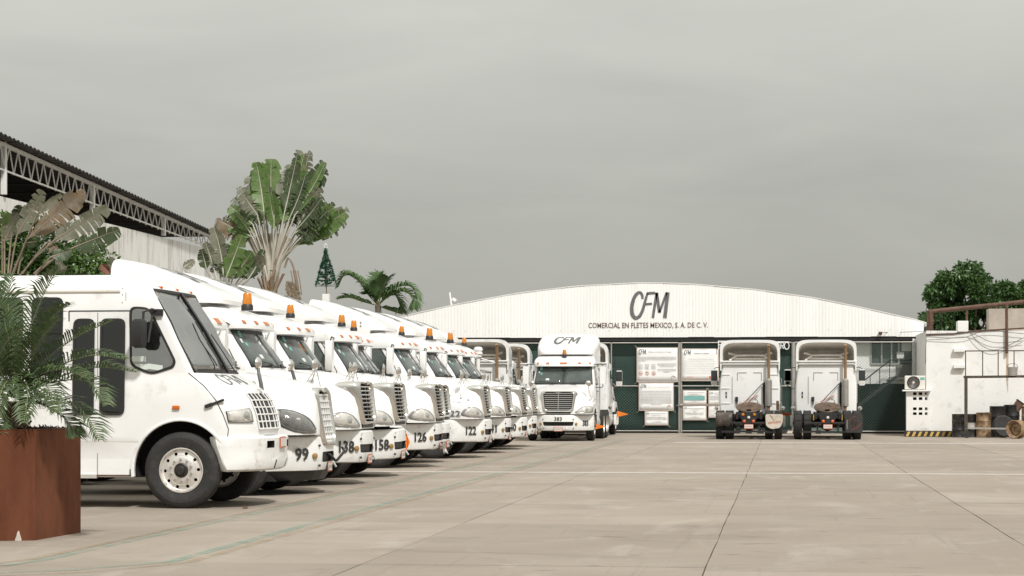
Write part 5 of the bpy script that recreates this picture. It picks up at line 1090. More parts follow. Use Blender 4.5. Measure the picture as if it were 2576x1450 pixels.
for a0_, a1_, z0_, z1_ in ((-74,-70,1.885,3.055),(70,74,1.885,3.055),(-70,70,1.885,1.935),(-70,70,3.012,3.055)): bpatch('windscreen_seal', a0_, a1_, z0_, z1_, .006, seal, bus)
bglass = mat('bus_windscreen', (.15,.15,.145), .06, spec=.6, var=.55, vscale=1.1)
for s in (-1, 1): bpatch('windscreen_pane', s*1.5, s*71, 1.925, 3.02, .004, clearg, bus)
m = MB(); m.tube([bus_pt(1.9, 0, .03), bus_pt(2.5, 0, .03), bus_pt(3.04, 0, .03)], .022, 6); obj('windscreen_divider', m, blackp, bus)
m = MB(); a = bus_pt(1.90, R(-14), .05); m.tube([a, bus_pt(2.1, R(-12), .06), bus_pt(2.32, R(-10), .05)], .009, 6); m.tube([bus_pt(2.0, R(-8), .05), bus_pt(2.62, R(-11), .04)], .010, 6); m.tube([bus_pt(1.88, R(10), .05), bus_pt(2.2, R(6), .06), bus_pt(2.45, R(4), .05)], .009, 6); obj('wiper', m, blackp, bus)
# door
dr = side_panel('folding_door', [(-1.60,.45),(-.745,.45),(-.745,2.73),(-1.60,2.73)], busw, .002, .014, paint, bus, .02)
m = MB()
for x0, x1 in DOORP: m.prism(round_poly([(x0+.03,1.32),(x1-.03,1.32),(x1-.03,2.61),(x0+.03,2.61)], .08), lambda p_, q_, d_: Vector((p_, -d_, q_)), .95, 1.3)
boolean(dr, [obj('cutter', m, seal, None)])
for x0, x1 in DOORP:
    po = round_poly([(x0,1.29),(x1,1.29),(x1,2.64),(x0,2.64)], .10, 4); pi_ = round_poly([(x0+.03,1.32),(x1-.03,1.32),(x1-.03,2.61),(x0+.03,2.61)], .08, 4); m = MB()
    m.loft([[Vector((p_, -(busw(q_)+o_), q_)) for p_, q_ in pp] for pp, o_ in ((po,.015),(po,.024),(pi_,.024),(pi_,.010))], cap=False); obj('pane_seal', m, seal, dr)
    side_panel('door_pane', pi_, busw, .004, .004, doorg, dr, .001)
seam('door_hinge', [(-1.195,.46),(-1.195,2.72)], busw, dr, -1, .018, .012, mat('hinge_grey', (.3,.28,.25), .6))
seam('door_gap', [(-1.615,.44),(-1.615,2.745),(-.73,2.745),(-.73,.44)], busw, bus, -1, .004, .016)
m = MB(); m.bar((-1.60,-1.135,.455), (-.74,-1.135,.455), .02, .02); obj('door_sill', m, rust, dr)
# side glass
qw = None
qo = round_poly([(-.73,1.97),(-.745,2.81),(-.45,2.79),(-.07,2.04),(-.10,1.95),(-.42,1.85)], .10, 4); qi = round_poly(QW, .08, 4)
for s in (-1, 1):
    m = MB(); m.loft([[Vector((p_, s*(busw(q_)+o_), q_)) for p_, q_ in pp] for pp, o_ in ((qo,.0),(qo,.012),(qi,.012),(qi,-.01))], cap=False); obj('quarter_window_seal', m, seal, bus)
    qw_ = side_panel('quarter_window', qi, busw, .0, .004, clearg, bus, .001, s); qw = qw_ if s < 0 else qw
for x, z, w_, tx in ((-.60,2.075,.20,''),(-.56,1.965,.18,''),(-.37,1.96,.22,'')): m = MB(); m.box((x,-(busw(z)+.010),z), (w_,.003,.075), Matrix.Rotation(R(8 if x > -.5 else 0), 3, 'Y')); st_ = obj('sticker', m, sticker, qw)
for s in (-1, 1):
    for x0, x1 in ((-2.16,-1.70),(-2.75,-2.28),(-3.6,-2.85),(-4.5,-3.7),(-5.4,-4.6),(-6.3,-5.5)):
        sw_ = side_panel('side_window_seal', [(x0,1.85),(x1,1.85),(x1,2.94),(x0,2.94)], busw, .003, .008, seal, bus, .10, s); side_panel('window_pane', [(x0+.03,1.88),(x1-.03,1.88),(x1-.03,2.91),(x0+.03,2.91)], busw, .0115, .005, deepglass, sw_, .08, s)
        m = MB(); m.bar((x0+.02, s*(busw(2.45)+.02), 2.45), (x1-.02, s*(busw(2.45)+.02), 2.45), .012, .025); obj('window_bar', m, seal, sw_)
m = MB(); m.box((-3.73,-1.085,3.02), (5.7,.05,.035)); obj('drip_rail', m, mat('rail_grey', (.62,.59,.53), .5, col2=(.35,.2,.1), c2pos=(.6,.7), vscale=3), bus, bevel=.008)
seam('body_joint', [(-.80,.45),(-.80,2.98),(-.81,3.12)], busw, bus, -1, .002, .008, mat('seam_grey', (.25,.23,.21), .8))
m = MB()
for z in (2.86,2.97,3.06): m.cyl((-.85,-busw(z)-.004,z), (-.85,-busw(z)+.01,z), .010, n=6)
obj('rivets', m, steel, bus)
m = MB(); m.box((-3.9,-1.15,.44), (5.4,.04,.05)); obj('skirt_rail', m, alu, bus)
# cabin fittings seen through the glass
seatm = mat('grey_seat_vinyl', (.36,.36,.35), .6, var=.2, vscale=3)
for x, y in ((-.62,-.55),(-.62,.55),(-1.75,-.6),(-1.75,.6),(-2.55,-.6),(-2.55,.6)):
    m = MB(); m.box((x-.18,y,1.95), (.13,.46,.80)); m.box((x-.19,y,2.42), (.10,.26,.20)); m.box((x+.05,y,1.52), (.46,.46,.16)); obj('seat', m, seatm, bus, bevel=.05)
m = MB(); m.lathe([(.20,-.015),(.215,0),(.20,.015),(.19,0)], (-.10,.45,2.02), (-.5,0,.86), 24); m.tube([(-.10,.45,2.0),(.05,.45,1.70)], .03, 8); obj('steering_wheel', m, blackp, bus, smooth=50)
m = MB(); m.loft([[Vector((x, y, z)) for y in (-1.0, 1.0) for z in ((1.4, zt_) if y < 0 else (zt_, 1.4))] for x, zt_ in ((-.25,1.78),(-.12,1.90),(.12,1.88))]); obj('dashboard', m, mat('dash_grey', (.22,.22,.21), .7), bus, bevel=.04)
m = MB(); m.tube([(-.80,-.98,1.35),(-.80,-.98,2.6)], .018, 8); m.tube([(-1.25,-.90,1.30),(-1.20,-.90,1.9),(-.95,-.90,2.1)], .018, 8); obj('grab_rail', m, alu, bus, smooth=50)
m = MB(); m.box((-1.9,0,1.29), (2.5,2.1,.03)); obj('cabin_floor', m, mat('dark_floor', (.05,.05,.05), .8), bus)
# lamps
for nm, c_, d_, nn in (('marker_lamp', (-.65,-1.045,3.095), (.10,.03,.055), 0), ('marker_lamp', (-.06,-1.178,1.40), (.105,.03,.055), 0)): m = MB(); m.box(c_, d_); obj(nm, m, amberd, bus, bevel=.012)
for a in (-40,0,40): p = bus_pt(3.085, R(a), .0); m = MB(); m.box(p, (.03,.09,.035), Matrix.Rotation(R(a), 3, 'Z')); obj('marker_lamp', m, amberd, bus, bevel=.01)
for s in (-1, 1):
    m = MB(); na, nz = 8, 4
    def hp(i, j, o_): a = s*(34+34*i/na); z = 1.205+.175*j/nz*(1-.22*(i/na)); return bus_pt(z, R(a), o_)
    m.grid([[hp(i, j, .022+.03*math.sin(math.pi*j/nz)*math.sin(math.pi*i/na)) for i in range(na+1)] for j in range(nz+1)]); hl = obj('headlamp', m, lens, bus, smooth=60, solid=.03, recalc=False)
    m = MB(); m.grid([[hp(i+5.2, j, .034+.03*math.sin(math.pi*j/nz)*math.sin(math.pi*min(8, i+5.2)/na)) for i in (0, .7, 1.4, 2.1, 2.8)] for j in range(nz+1)]); obj('turn_lamp', m, mat('pale_amber', (.55,.36,.16), .25), hl, smooth=60, recalc=False)
    m = MB(); m.lathe([(.07,0),(.06,.02),(0,.03)], hp(2.5, 2, .045), (.85,s*.5,.1), 18); obj('reflector', m, chrome, hl, smooth=40)
    m = MB(); m.grid([[hp(i/na*8.4-.2, (j/nz)*4.4-.2, .016) for i in range(na+1)] for j in range(nz+1)]); obj('lamp_bezel', m, seal, hl, smooth=60, solid=.01, recalc=False)
# hood grille: white bars over black
bpatch('grille_backing', -24, 24, 1.10, 1.60, .004, blackp, bus)
gb = [o for o in bus.children if o.name.startswith('grille_backing')][0]
for k in range(6): z = 1.10+.10*k; m = MB(); m.tube([bus_pt(z, R(a), .018) for a in range(-25, 26, 5)], .012, 6); obj('grille_bar', m, paint2, gb, smooth=50)
for k in range(8): a = -25+50*k/7; m = MB(); m.tube([bus_pt(1.10+.5*j/6, R(a), .02) for j in range(7)], .010, 6); obj('grille_bar', m, paint2, gb, smooth=50)
m = MB(); p = bus_pt(1.62, 0, .03); m.lathe([(0,-.02),(.05,-.02),(.055,.0),(.035,.02),(0,.022)], p, (.7,0,.7), 12); obj('badge', m, chrome, bus)
# hood seam and latch
m = MB(); m.tube([bus_pt(z, R(-x), .004) for z, x in ((1.88,86),(1.7,80),(1.5,76),(1.3,73),(1.1,70),(.98,69))], .006, 5); obj('hood_seam', m, seal, bus)
m = MB(); c0 = bus_pt(1.46, R(-78), .02); m.bar(c0+Vector((-.14,-.01,-.05)), c0+Vector((.12,.03,.05)), .04, .035); m.bar(c0+Vector((-.14,-.015,-.05)), c0+Vector((-.03,-.01,-.01)), .055, .05); obj('hood_latch', m, blackp, bus, bevel=.01)
# bumper
BB = [(.50,1.17),(.62,1.175),(.80,1.10),(.98,.92),(1.10,.62),(1.15,.30),(1.16,0)]
def bbr(z, ins, dx0=0): R_ = [Vector((max(x-ins, .5+dx0+.02*i), y-ins*.5, z)) for i, (x, y) in enumerate(BB)]; f = R_+[Vector((p.x, -p.y, z)) for p in R_[::-1][1:]]; return f+[Vector((p.x-.12, p.y*.88, z)) for p in f[::-1]]
m = MB(); m.loft([bbr(z, i_, d) for z, i_, d in ((.51,.08,.16),(.54,.03,.14),(.64,.0,.10),(.72,.015,.07),(.86,.0,.02),(.97,.0,0),(.995,.03,0))]); bmp = obj('bumper', m, [paint2, blackp], bus)
c = MB()
for s in (-1, 1): c.box((1.10,s*.50,.88), (.14,.26,.10)); c.box((1.12,s*.30,.60), (.12,.05,.12))
boolean(bmp, [obj('cutter', c, blackp, None)])
m = MB(); m.box((1.17,0,.90), (.012,.30,.16)); pl_ = obj('number_plate', m, plate_r, bmp); m = MB(); m.box((1.178,0,.90), (.004,.27,.12)); obj('plate_face', m, plate_w, pl_)
# mirror
mm_ = MB(); mm_.loft([[Vector((-.50+dx*w_, -1.42+dy*w_, z)) for dx, dy in ((-.10,-.06),(.04,-.07),(.10,0),(.04,.07),(-.10,.06))] for z, w_ in ((2.22,.6),(2.25,.95),(2.4,1),(2.58,1),(2.62,.6))]); mo = obj('mirror', mm_, blackp, bus, smooth=40)
m = MB(); m.tube([(-.34,-1.12,2.74),(-.38,-1.24,2.76),(-.46,-1.38,2.72),(-.47,-1.40,2.3)], .018, 6); m.tube([(-.34,-1.12,2.70),(-.36,-1.30,2.66),(-.40,-1.36,2.30)], .016, 6); m.box((-.34,-1.13,2.72), (.16,.06,.09)); obj('mirror_arm', m, blackp, mo)
obj('side_lettering', text_mb('COMERCIAL EN FLETES MEXICO', (-2.06,-(busw(1.47)+.006),1.475), (1,0,0), (0,0,1), .045, .66), grey_ink, bus, recalc=False)
obj('side_lettering', text_mb('S.A. DE C.V.', (-2.02,-(busw(1.40)+.006),1.405), (1,0,0), (0,0,1), .042, .19), grey_ink, bus, recalc=False)
obj('hood_lettering', logo_mb(lambda a, b: bus_pt(1.86-.14*(1-b), R(-40+44*a), .006), 2), grey_ink, bus, recalc=False)
m = MB()
for s in (-1, 1): m.box((-2.9, s*.42, .62), (6.6,.08,.24))
m.box((-2.9,0,.62), (6.0,.3,.15)); obj('chassis_frame', m, blackm, bus)
m = MB(); m.cyl((0,-.9,.53),(0,.9,.53), .07, n=10); obj('front_axle', m, blackm, bus)
m = MB(); m.box((.1,0,.90), (1.55,1.5,.72)); obj('engine_block', m, well, bus)
for s in (-1, 1): wheel(bus, 0, s*1.0, 'steer', .53, True, 1.02, .2)
for s in (-1, 1): wheel(bus, -4.6, s*1.0, 'drive', .53, True, 1.02, .2)
bus.location = (gnd(455, 1280).x, gnd(455, 1280).y+1.14, 0)
# ================================================================== PLANTS AND SMALL THINGS
leafg = mat('banana_leaf_green', (.115,.20,.052), .45, var=.35, vscale=2.0, col2=(.22,.24,.12), c2pos=(.5,.7), trans=.30)
leafgr = mat('banana_leaf_grey', (.17,.175,.12), .55, var=.35, vscale=2.5, col2=(.28,.26,.21), c2pos=(.5,.7), trans=.22)
leafd = mat('banana_leaf_dark', (.055,.082,.034), .5, var=.5, vscale=3, col2=(.18,.18,.12), c2pos=(.55,.72), trans=.2)
leafb = mat('banana_leaf_brown', (.20,.145,.085), .7, var=.35, vscale=3, col2=(.22,.20,.16), c2pos=(.45,.65), trans=.2)
stalkm = mat('pale_leaf_stalk', (.44,.415,.35), .6, var=.15, vscale=4)
stalkb = mat('brown_leaf_stalk', (.24,.19,.14), .7, var=.25, vscale=4)
trunkm = mat('fibrous_trunk', (.16,.105,.06), .9, var=.4, vscale=6, col2=(.30,.16,.06), c2pos=(.55,.7), bump=.5, bscale=20)
def blade(base, tip, wd, rr, face=(0,-1,0), tear=.5, droop=.25, fold=.35, curl=.12):
    base = Vector(base); tip = Vector(tip); ax = tip-base; ln_ = ax.length; ax /= ln_; f = Vector(face); f = (f-ax*f.dot(ax)).normalized(); sd = ax.cross(f).normalized(); m = MB(); n = 22
    bow = Vector((0,0,-1)); ph = rr.uniform(0, 9)
    def mid(t): return base+ax*(ln_*t)+(-f)*(curl*ln_*math.sin(t*math.pi)*.5)+bow*(curl*ln_*t*t*.6)
    def w_(t): return wd*.5*(max(0, math.sin(math.pi*min(1, t*.93+.05)))**.55)*(1.0 if t > .12 else .6+t*3.3)
    for s in (-1, 1):
        i = 0
        while i < n:
            k = 1 if rr.random() < tear else rr.randint(2, 5)
            k = min(k, n-i); a = i/n; b = (i+k)/n; i += k
            dr_ = droop*rr.uniform(.3, 1.6)*(1 if k < 3 else .6); lenf = rr.uniform(.82, 1.06); rows = []; sweep = .10+rr.uniform(-.03,.07); tw = rr.uniform(-.15,.15)
            for j in range(5):
                q = j/4; row = []
                for c in range(k+1):
                    t = a+(b-a)*c/k; ww = w_(t)*lenf; tt = (c/k-.5)*(1-(.18 if k < 3 else .07)*q)+.5; t2 = a+(b-a)*tt
                    p = mid(min(1, t2+sweep*q*.5))+sd*(s*ww*q*(1-.25*dr_*q))+f*(ww*(fold*q+tw*q*q))+Vector((0,0,-1))*(ww*dr_*q*q)-f*(ww*dr_*.5*q*q); row.append(p)
                rows.append(row)
            m.grid(rows)
    return m, [mid(t/8) for t in range(9)]
def big_leaf(root, base, tip, wd, mm, rr, origin=None, st=stalkm, sr=.035, **k):
    m, mid = blade(base, tip, wd, rr, **k); lf = wpart('leaf', m, mm, root, recalc=False, smooth=50)
    m = MB(); pts = ([Vector(origin), (Vector(origin)+Vector(base))*.5+Vector((0,0,.04))] if origin is not None else [])+mid
    m.tube(pts, sr, 6, r1=sr*.22); wpart('leaf_stalk', m, st, root, smooth=60)
# --- clump of bird-of-paradise leaves at the left
def C7(x, y, Y): return atY(.2819*x, 314.5+.2819*y, Y)
def C8(x, y, Y): return atY(440+.3254*x, 346+.3254*y, Y)
rr = random.Random(11)
YB = 49.5
bp = thing('banana_clump', 'tall clump of ragged grey and brown paddle leaves above the bus', 'plant', (C7(200, 1500, YB).x, YB, 0))
for x0, y0, x1, y1, wd, mm, te, ox, oy in ((150,985,385,552,150,leafgr,.15,90,1330), (40,1040,150,760,120,leafgr,.2,40,1330), (110,900,190,700,110,leafd,.2,70,1330), (255,1010,755,532,200,leafb,.45,110,1330), (470,1040,965,688,185,leafgr,.6,190,1330), (625,1110,1068,898,170,leafd,.75,320,1330), (330,800,545,592,70,leafgr,.2,120,1330), (455,1180,640,1105,110,leafd,.4,330,1330), (420,1050,520,1120,80,leafb,.5,200,1330), (215,1060,330,1030,90,leafd,.5,160,1330), (20,900,70,760,90,leafg,.2,20,1330), (495,1190,585,1300,70,leafgr,.7,300,1330)):
    Y = YB+rr.uniform(-.35, .35); big_leaf(bp, C7(x0, y0, Y), C7(x1, y1, Y+rr.uniform(-.5, .3)), wd*.0034, mm, rr, C7(ox, oy, YB), stalkb, .024, tear=te, droop=.22+.35*te, fold=.25, face=(.25,-1,.1))
for ox in (60, 110, 180, 250, 320): m = MB(); m.tube([Vector((C7(ox, 1330, YB).x-.2, YB, 0)), C7(ox, 1330, YB)], .06, 8, r1=.035); wpart('stem', m, stalkb, bp, smooth=60)
# --- traveller's palm
YT = 69.0
tp = thing('travellers_palm', 'tall fan palm with pale fanned stalks and ragged paddle leaves', 'palm', (C8(750, 1500, YT).x, YT, 0))
O8 = C8(742, 1085, YT)
LV = [(755,560,736,135,170,leafg),(705,530,625,165,130,leafg),(672,545,560,280,110,leafgr),(830,450,888,185,125,leafgr),(800,600,830,330,120,leafg),(870,480,965,65,120,leafgr),(905,500,1045,70,110,leafgr),(940,480,1140,148,105,leafd),(960,520,1172,215,105,leafd),(905,560,1010,260,110,leafd),(985,620,1115,368,120,leafgr),(975,650,1145,432,120,leafd),(950,690,1230,480,130,leafd),(975,760,1180,545,110,leafd),(1000,745,1335,518,150,leafgr),(600,520,500,362,120,leafgr),(600,610,455,450,120,leafd),(600,680,432,515,125,leafd),(590,720,385,590,125,leafd),(560,735,318,612,120,leafb),(640,600,600,380,110,leafg),(770,630,745,400,110,leafg),(845,600,880,400,110,leafg),(700,560,690,300,100,leafg),(1010,700,1100,600,90,leafd),(920,620,960,470,100,leafd),(560,640,480,560,90,leafd)]
LV += [(x0+rr.randint(-25,25), y0+rr.randint(-10,40), x1+rr.randint(-45,45), y1+rr.randint(10,70), wd*.9, rr.choice([leafd, leafgr, leafg, leafg])) for x0, y0, x1, y1, wd, mm in LV]
for k, (x0, y0, x1, y1, wd, mm) in enumerate(LV):
    Y = YT+rr.uniform(-.45, .45); fx = rr.uniform(-.55,.55)
    big_leaf(tp, C8(x0, y0, Y).lerp(O8, .14), C8(x1, y1, Y+rr.uniform(-.3, .5)), wd*.0056, mm, rr, O8+Vector(((x0-750)*.0006, rr.uniform(-.1,.1), .25)), stalkm, .026, tear=.5 if mm is leafg else .9, droop=.25 if mm is leafg else .6, fold=.3, curl=.10, face=(fx,-1,.2))
for k in range(15):
    a = R(-31+62*k/14); m = MB(); d = Vector((math.sin(a), rr.uniform(-.12,.12), math.cos(a))); m.tube([O8+Vector((0,0,-.5)), O8+d*.6, O8+d*1.5], .13, 6, r1=.05); wpart('leaf_sheath', m, stalkm if k % 3 else stalkb, tp, smooth=60)
m = MB(); m.tube([Vector((O8.x+.1, YT, 0)), Vector((O8.x+.05, YT, O8.z-1.6)), O8+Vector((0,0,-.75)), O8+Vector((0,0,-.3))], .20, 10, r1=.22); wpart('trunk', m, trunkm, tp, smooth=60)
for k in range(34):
    a = R(-27+54*k/33); y_ = rr.uniform(-.22,-.05); d_ = Vector((math.sin(a), 0, math.cos(a))); s0 = O8+Vector((math.sin(a)*.12, y_, -.85+rr.uniform(0,.15))); l_ = rr.uniform(.5, 1.05); m = MB(); m.tube([s0, s0+d_*l_*.5+Vector((0,-.03,0)), s0+d_*l_], .055, 5, r1=.02); wpart('dry_sheath', m, rr.choice([trunkm, trunkm, stalkb, leafb, stalkb]), tp, smooth=60)
for k in range(6):
    x = 880+18*k; m = MB(); m.tube(crom([C8(845+6*k, 1010, YT), C8(875+8*k, 930+8*k, YT), C8(915+8*k, 1010, YT), C8(938+5*k, 1120+10*k, YT), C8(955+3*k, 1230, YT)], 5) if k < 2 else [C8(x-20, 1030, YT), C8(x-5, 1110, YT), C8(x+10, 1220, YT)], .022, 5); wpart('dead_stalk', m, stalkb, tp)
    big_leaf(tp, C8(860+10*k, 1110, YT-.2), C8(900+14*k, 1235+rr.randint(-20, 20), YT-.3), .28, leafb, rr, None, stalkb, .015, tear=.9, droop=.6)
# --- second banana clump
YC = 64.0
b2 = thing('banana_plant', 'green paddle leaved banana plant at the foot of the tall fan palm', 'plant', (C8(420, 1500, YC).x, YC, 0))
for x0, y0, x1, y1, wd, mm in ((375,1050,300,665,130,leafgr),(395,1085,520,725,125,leafg),(425,1040,455,775,90,leafg),(500,1090,692,900,125,leafgr),(245,1030,205,850,80,leafd),(300,1010,235,790,90,leafgr),(330,1060,400,800,120,leafd),(450,1080,600,860,130,leafg),(520,1100,620,960,100,leafd),(560,1110,690,850,80,leafd),(60,1010,150,940,70,leafgr),(270,1040,320,1000,50,leafgr),(420,1100,520,960,110,leafg),(350,1080,440,940,120,leafg)):
    Y = YC+rr.uniform(-.5,.5); big_leaf(b2, C8(x0, y0, Y), C8(x1, y1, Y+rr.uniform(-.5,.3)), wd*.0047, mm, rr, C8(390+(x0-390)*.4, 1210, YC), stalkm, .03, tear=.25, droop=.25, fold=.35, face=(rr.uniform(-.4,.5),-1,.1))
for ox in (330, 400, 470): m = MB(); m.tube([Vector((C8(ox, 1210, YC).x, YC, 0)), C8(ox, 1210, YC)], .12, 8, r1=.08); wpart('stem', m, stalkm, b2, smooth=60)
# --- leafy hedge trees behind the bus
def leaf_mass(blobs, n, size, rr, hang=.3, inner=.35):
    m = MB(); tot = sum(b[3]*b[4]*b[5] for b in blobs)
    for cx, cy, cz, rx, ry, rz in blobs:
        for k in range(int(n*rx*ry*rz/tot)):
            d = Vector((rr.gauss(0,1), rr.gauss(0,1), rr.gauss(0,1))).normalized(); q = inner+(1-inner)*rr.random()**.45
            bumpy = 1+.22*mnoise.noise(d*2.2+Vector((cx, cy, cz)))+.12*mnoise.noise(d*6+Vector((cz, cx, 0)))
            p = Vector((cx+d.x*rx*q*bumpy, cy+d.y*ry*q*bumpy, cz+d.z*rz*q*bumpy))
            ax = (d*.6+Vector((rr.gauss(0,.6), rr.gauss(0,.6), rr.gauss(0,.6)-hang))).normalized(); sd = ax.cross(Vector((rr.gauss(0,1), rr.gauss(0,1), rr.gauss(0,1)))).normalized(); s = size*rr.uniform(.6, 1.35); nn = sd.cross(ax)
            m.add([p, p+ax*s*.5+sd*s*.22+nn*s*.06, p+ax*s, p+ax*s*.5-sd*s*.22+nn*s*.06], [(0,1,2,3)])
    return m
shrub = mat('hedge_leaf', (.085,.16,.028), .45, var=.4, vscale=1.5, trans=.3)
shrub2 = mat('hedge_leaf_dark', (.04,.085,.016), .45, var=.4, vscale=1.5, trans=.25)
treel = mat('mango_leaf', (.05,.105,.026), .4, var=.5, vscale=1.0, col2=(.15,.18,.07), c2pos=(.6,.75), trans=.25)
barkm = mat('grey_bark', (.12,.10,.08), .9, var=.3, vscale=5, bump=.5)
def tree(name, label, cat, base, blobs, n, size, mm, hang=.3, limbs=True, group=None, mm2=None, inner=.35):
    t_ = thing(name, label, cat, base, 0, group); o = wpart('crown', leaf_mass(blobs, n, size, rr, hang, inner), mm, t_, recalc=False)
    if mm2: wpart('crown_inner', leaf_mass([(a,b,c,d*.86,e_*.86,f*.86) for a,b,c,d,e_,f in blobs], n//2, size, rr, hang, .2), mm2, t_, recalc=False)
    b0 = Vector(base); m = MB(); z0 = min(b[2]-b[5]*.5 for b in blobs); m.tube([b0, b0+Vector((.1,.05,z0*.5)), b0+Vector((0,0,z0))], .16, 9, r1=.11); wpart('trunk', m, barkm, t_, smooth=60)
    for b in blobs[::max(1, len(blobs)//12)]: m = MB(); e_ = Vector(b[:3]); s_ = b0+Vector((0,0,z0*.9)); m.tube([s_, s_.lerp(e_, .5)+Vector((0,0,.2)), e_], .07, 6, r1=.02); wpart('limb', m, barkm, t_, smooth=60)
    return t_
YHg = 52.5
for u, v, rx, rz, nn, lab in ((10, 640, 1.0, 1.05, 5200, 'bright green leafy shrub at the left picture edge behind the bus'), (100, 645, 1.05, 1.1, 5200, 'dark green leafy shrub behind the ragged paddle leaves'), (205, 688, 1.15, .85, 5200, 'yellow green leafy shrub behind the bus roof beside the first truck')):
    c = atY(u, v, YHg); bl = [(c.x, YHg, c.z, rx, .9, rz), (c.x-.5, YHg+.3, c.z-.7, rx*.8, .9, .8), (c.x+.55, YHg-.1, c.z-.5, rx*.7, .8, .75), (c.x, YHg, c.z-1.5, rx, .9, 1.0)]
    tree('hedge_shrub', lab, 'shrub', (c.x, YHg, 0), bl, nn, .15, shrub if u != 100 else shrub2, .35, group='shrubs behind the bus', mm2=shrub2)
rp_ = thing('dry_palm_spathe', 'reddish brown curled dry leaf between hedge and truck roof fairing', 'leaf', C7(960, 1330, 50.5))
m, md = blade(C7(985, 1330, 50.5), C7(905, 1235, 50.5), .26, rr, tear=.0, fold=.5); wpart('dry_blade', m, mat('red_brown_leaf', (.16,.055,.03), .6, var=.2), rp_, recalc=False, smooth=60)
m, md = blade(C7(990, 1330, 50.8), C7(1010, 1175, 50.8), .26, rr, tear=.1, fold=.3); wpart('green_blade', m, leafgr, rp_, recalc=False, smooth=60)
# --- tree at right
YR = 96.0
def cc(u, v, r_, rz=None, dy=0): c = atY(u, v, YR+dy); return (c.x, YR+dy, c.z, r_, r_*.9, rz or r_)
def clump(blobs, k, f):
    out = []
    for b in blobs:
        for i in range(k):
            v = Vector((rr.gauss(0,1), rr.gauss(0,1)-.4, rr.gauss(0,1))).normalized(); s = f*rr.uniform(.7,1.3); out.append((b[0]+v.x*b[3]*.78, b[1]+v.y*b[4]*.78, b[2]+v.z*b[5]*.78, b[3]*s, b[4]*s, b[5]*s))
    return out
MB_ = [cc(2432,735,1.35,1.15), cc(2370,735,.85,.9), cc(2365,790,.8,.7), cc(2440,700,1.0,.75), cc(2500,742,1.05,1.0,.4), cc(2400,700,.7,.6), cc(2555,752,1.1,.9,.6), cc(2470,800,1.6,.9), cc(2400,815,1.0,.8), cc(2610,760,1.3,1.1,.5)]
tree('mango_tree', 'broad dark green tree rising behind the low white side building', 'tree', (atY(2450, 993, YR).x, YR, 0), clump(MB_, 11, .30), 24000, .22, treel, .75, mm2=treel, inner=.3)
tree('low_shrub', 'small green bush top showing above the hall end beside the pipe rail', 'bush', (atY(2330, 993, 93).x, 93, 0), [(atY(2328,806,93).x, 93, atY(2328,806,93).z, .28, .3, .18)], 260, .16, treel)
# --- coconut palm + camera pole + ornament
def frond(root, pts, wd, mm, rr, n=34, stm=stalkm, sr=.02, hang=.5, nm='frond', vee=.5, leafw=.03):
    P = crom([Vector(p) for p in pts], 8); m = MB(); tot = len(P)-1
    for s in (-1, 1):
        for k in range(n):
            t = .12+.88*(k+rr.random()*.4)/n; i = min(tot-1, int(t*tot)); p = P[i].lerp(P[i+1], t*tot-i); d = (P[i+1]-P[i]).normalized(); sd = d.cross(Vector((0,0,1)))
            if sd.length < .1: sd = Vector((1,0,0))
            sd.normalize(); up = sd.cross(d); ll = wd*(math.sin(math.pi*min(1, .12+t*.86))**.6)*rr.uniform(.82,1.1)
            dirv = (d*.65+sd*s*.8+up*vee*rr.uniform(.5,1.2)).normalized(); q1 = p+dirv*ll*.5; q2 = p+dirv*ll+Vector((0,0,-hang*ll*rr.uniform(.6,1.2))); nn = dirv.cross(d).normalized().cross(dirv)*leafw
            m.add([p-nn*.5, p+nn*.5, q1+nn, q1-nn, q2], [(0,1,2,3),(3,2,4)])
    f_ = wpart(nm, m, mm, root, recalc=False); m = MB(); m.tube(P, sr, 6, r1=sr*.25); wpart('rachis', m, stm, root, smooth=60); return f_
YP = 80.0
cpal = mat('coconut_leaf', (.085,.15,.05), .45, var=.4, vscale=2, trans=.25)
cp = thing('coconut_palm', 'small green feathery palm above the truck roofs near the hall', 'palm', (C8(1575, 1300, YP).x, YP, 0)); oc = C8(1570, 1300, YP)
for pts, hg in (([(1570,1300),(1500,1180),(1400,1085),(1310,1070),(1262,1160)],.7), ([(1570,1300),(1480,1200),(1430,1120),(1340,1060),(1300,1050)],.6), ([(1570,1300),(1450,1270),(1350,1240),(1255,1250)],.5), ([(1570,1300),(1560,1180),(1570,1090),(1600,1050)],.3), ([(1570,1300),(1600,1180),(1630,1110),(1650,1080)],.3), ([(1570,1300),(1650,1200),(1750,1150),(1830,1160),(1880,1260)],.7), ([(1570,1300),(1660,1220),(1760,1190),(1840,1240),(1850,1330)],.7), ([(1570,1300),(1640,1240),(1700,1220),(1735,1290),(1740,1330)],.6), ([(1570,1300),(1640,1330),(1700,1350),(1740,1365)],.4), ([(1570,1310),(1530,1240),(1500,1210),(1460,1215)],.5), ([(1570,1300),(1545,1220),(1560,1160),(1580,1130)],.3)):
    yy = rr.uniform(-.8,.6); frond(cp, [C8(x, y, YP+yy*i/len(pts)) for i, (x, y) in enumerate(pts)], .66, cpal, rr, 46, mat('green_stalk', (.16,.18,.08), .6), .022, hg*.7, leafw=.028)
m = MB(); m.tube([(oc.x,YP,0),(oc.x+.15,YP,oc.z*.5),(oc.x,YP,oc.z)], .16, 10, r1=.12); wpart('trunk', m, barkm, cp, smooth=60)
YV = 81.0
cv = thing('security_camera_pole', 'white security camera on a thin pole above the feathery palm', 'camera', (C8(1585, 1080, YV).x, YV, 0))
m = MB(); m.tube([(C8(1587, 1080, YV).x, YV, 0), C8(1587, 1078, YV)], .04, 8); wpart('pole', m, steel, cv)
m = MB(); m.bar(C8(1512, 1072, YV), C8(1553, 1052, YV), .14, .11); wpart('housing', m, paint, cv, bevel=.02)
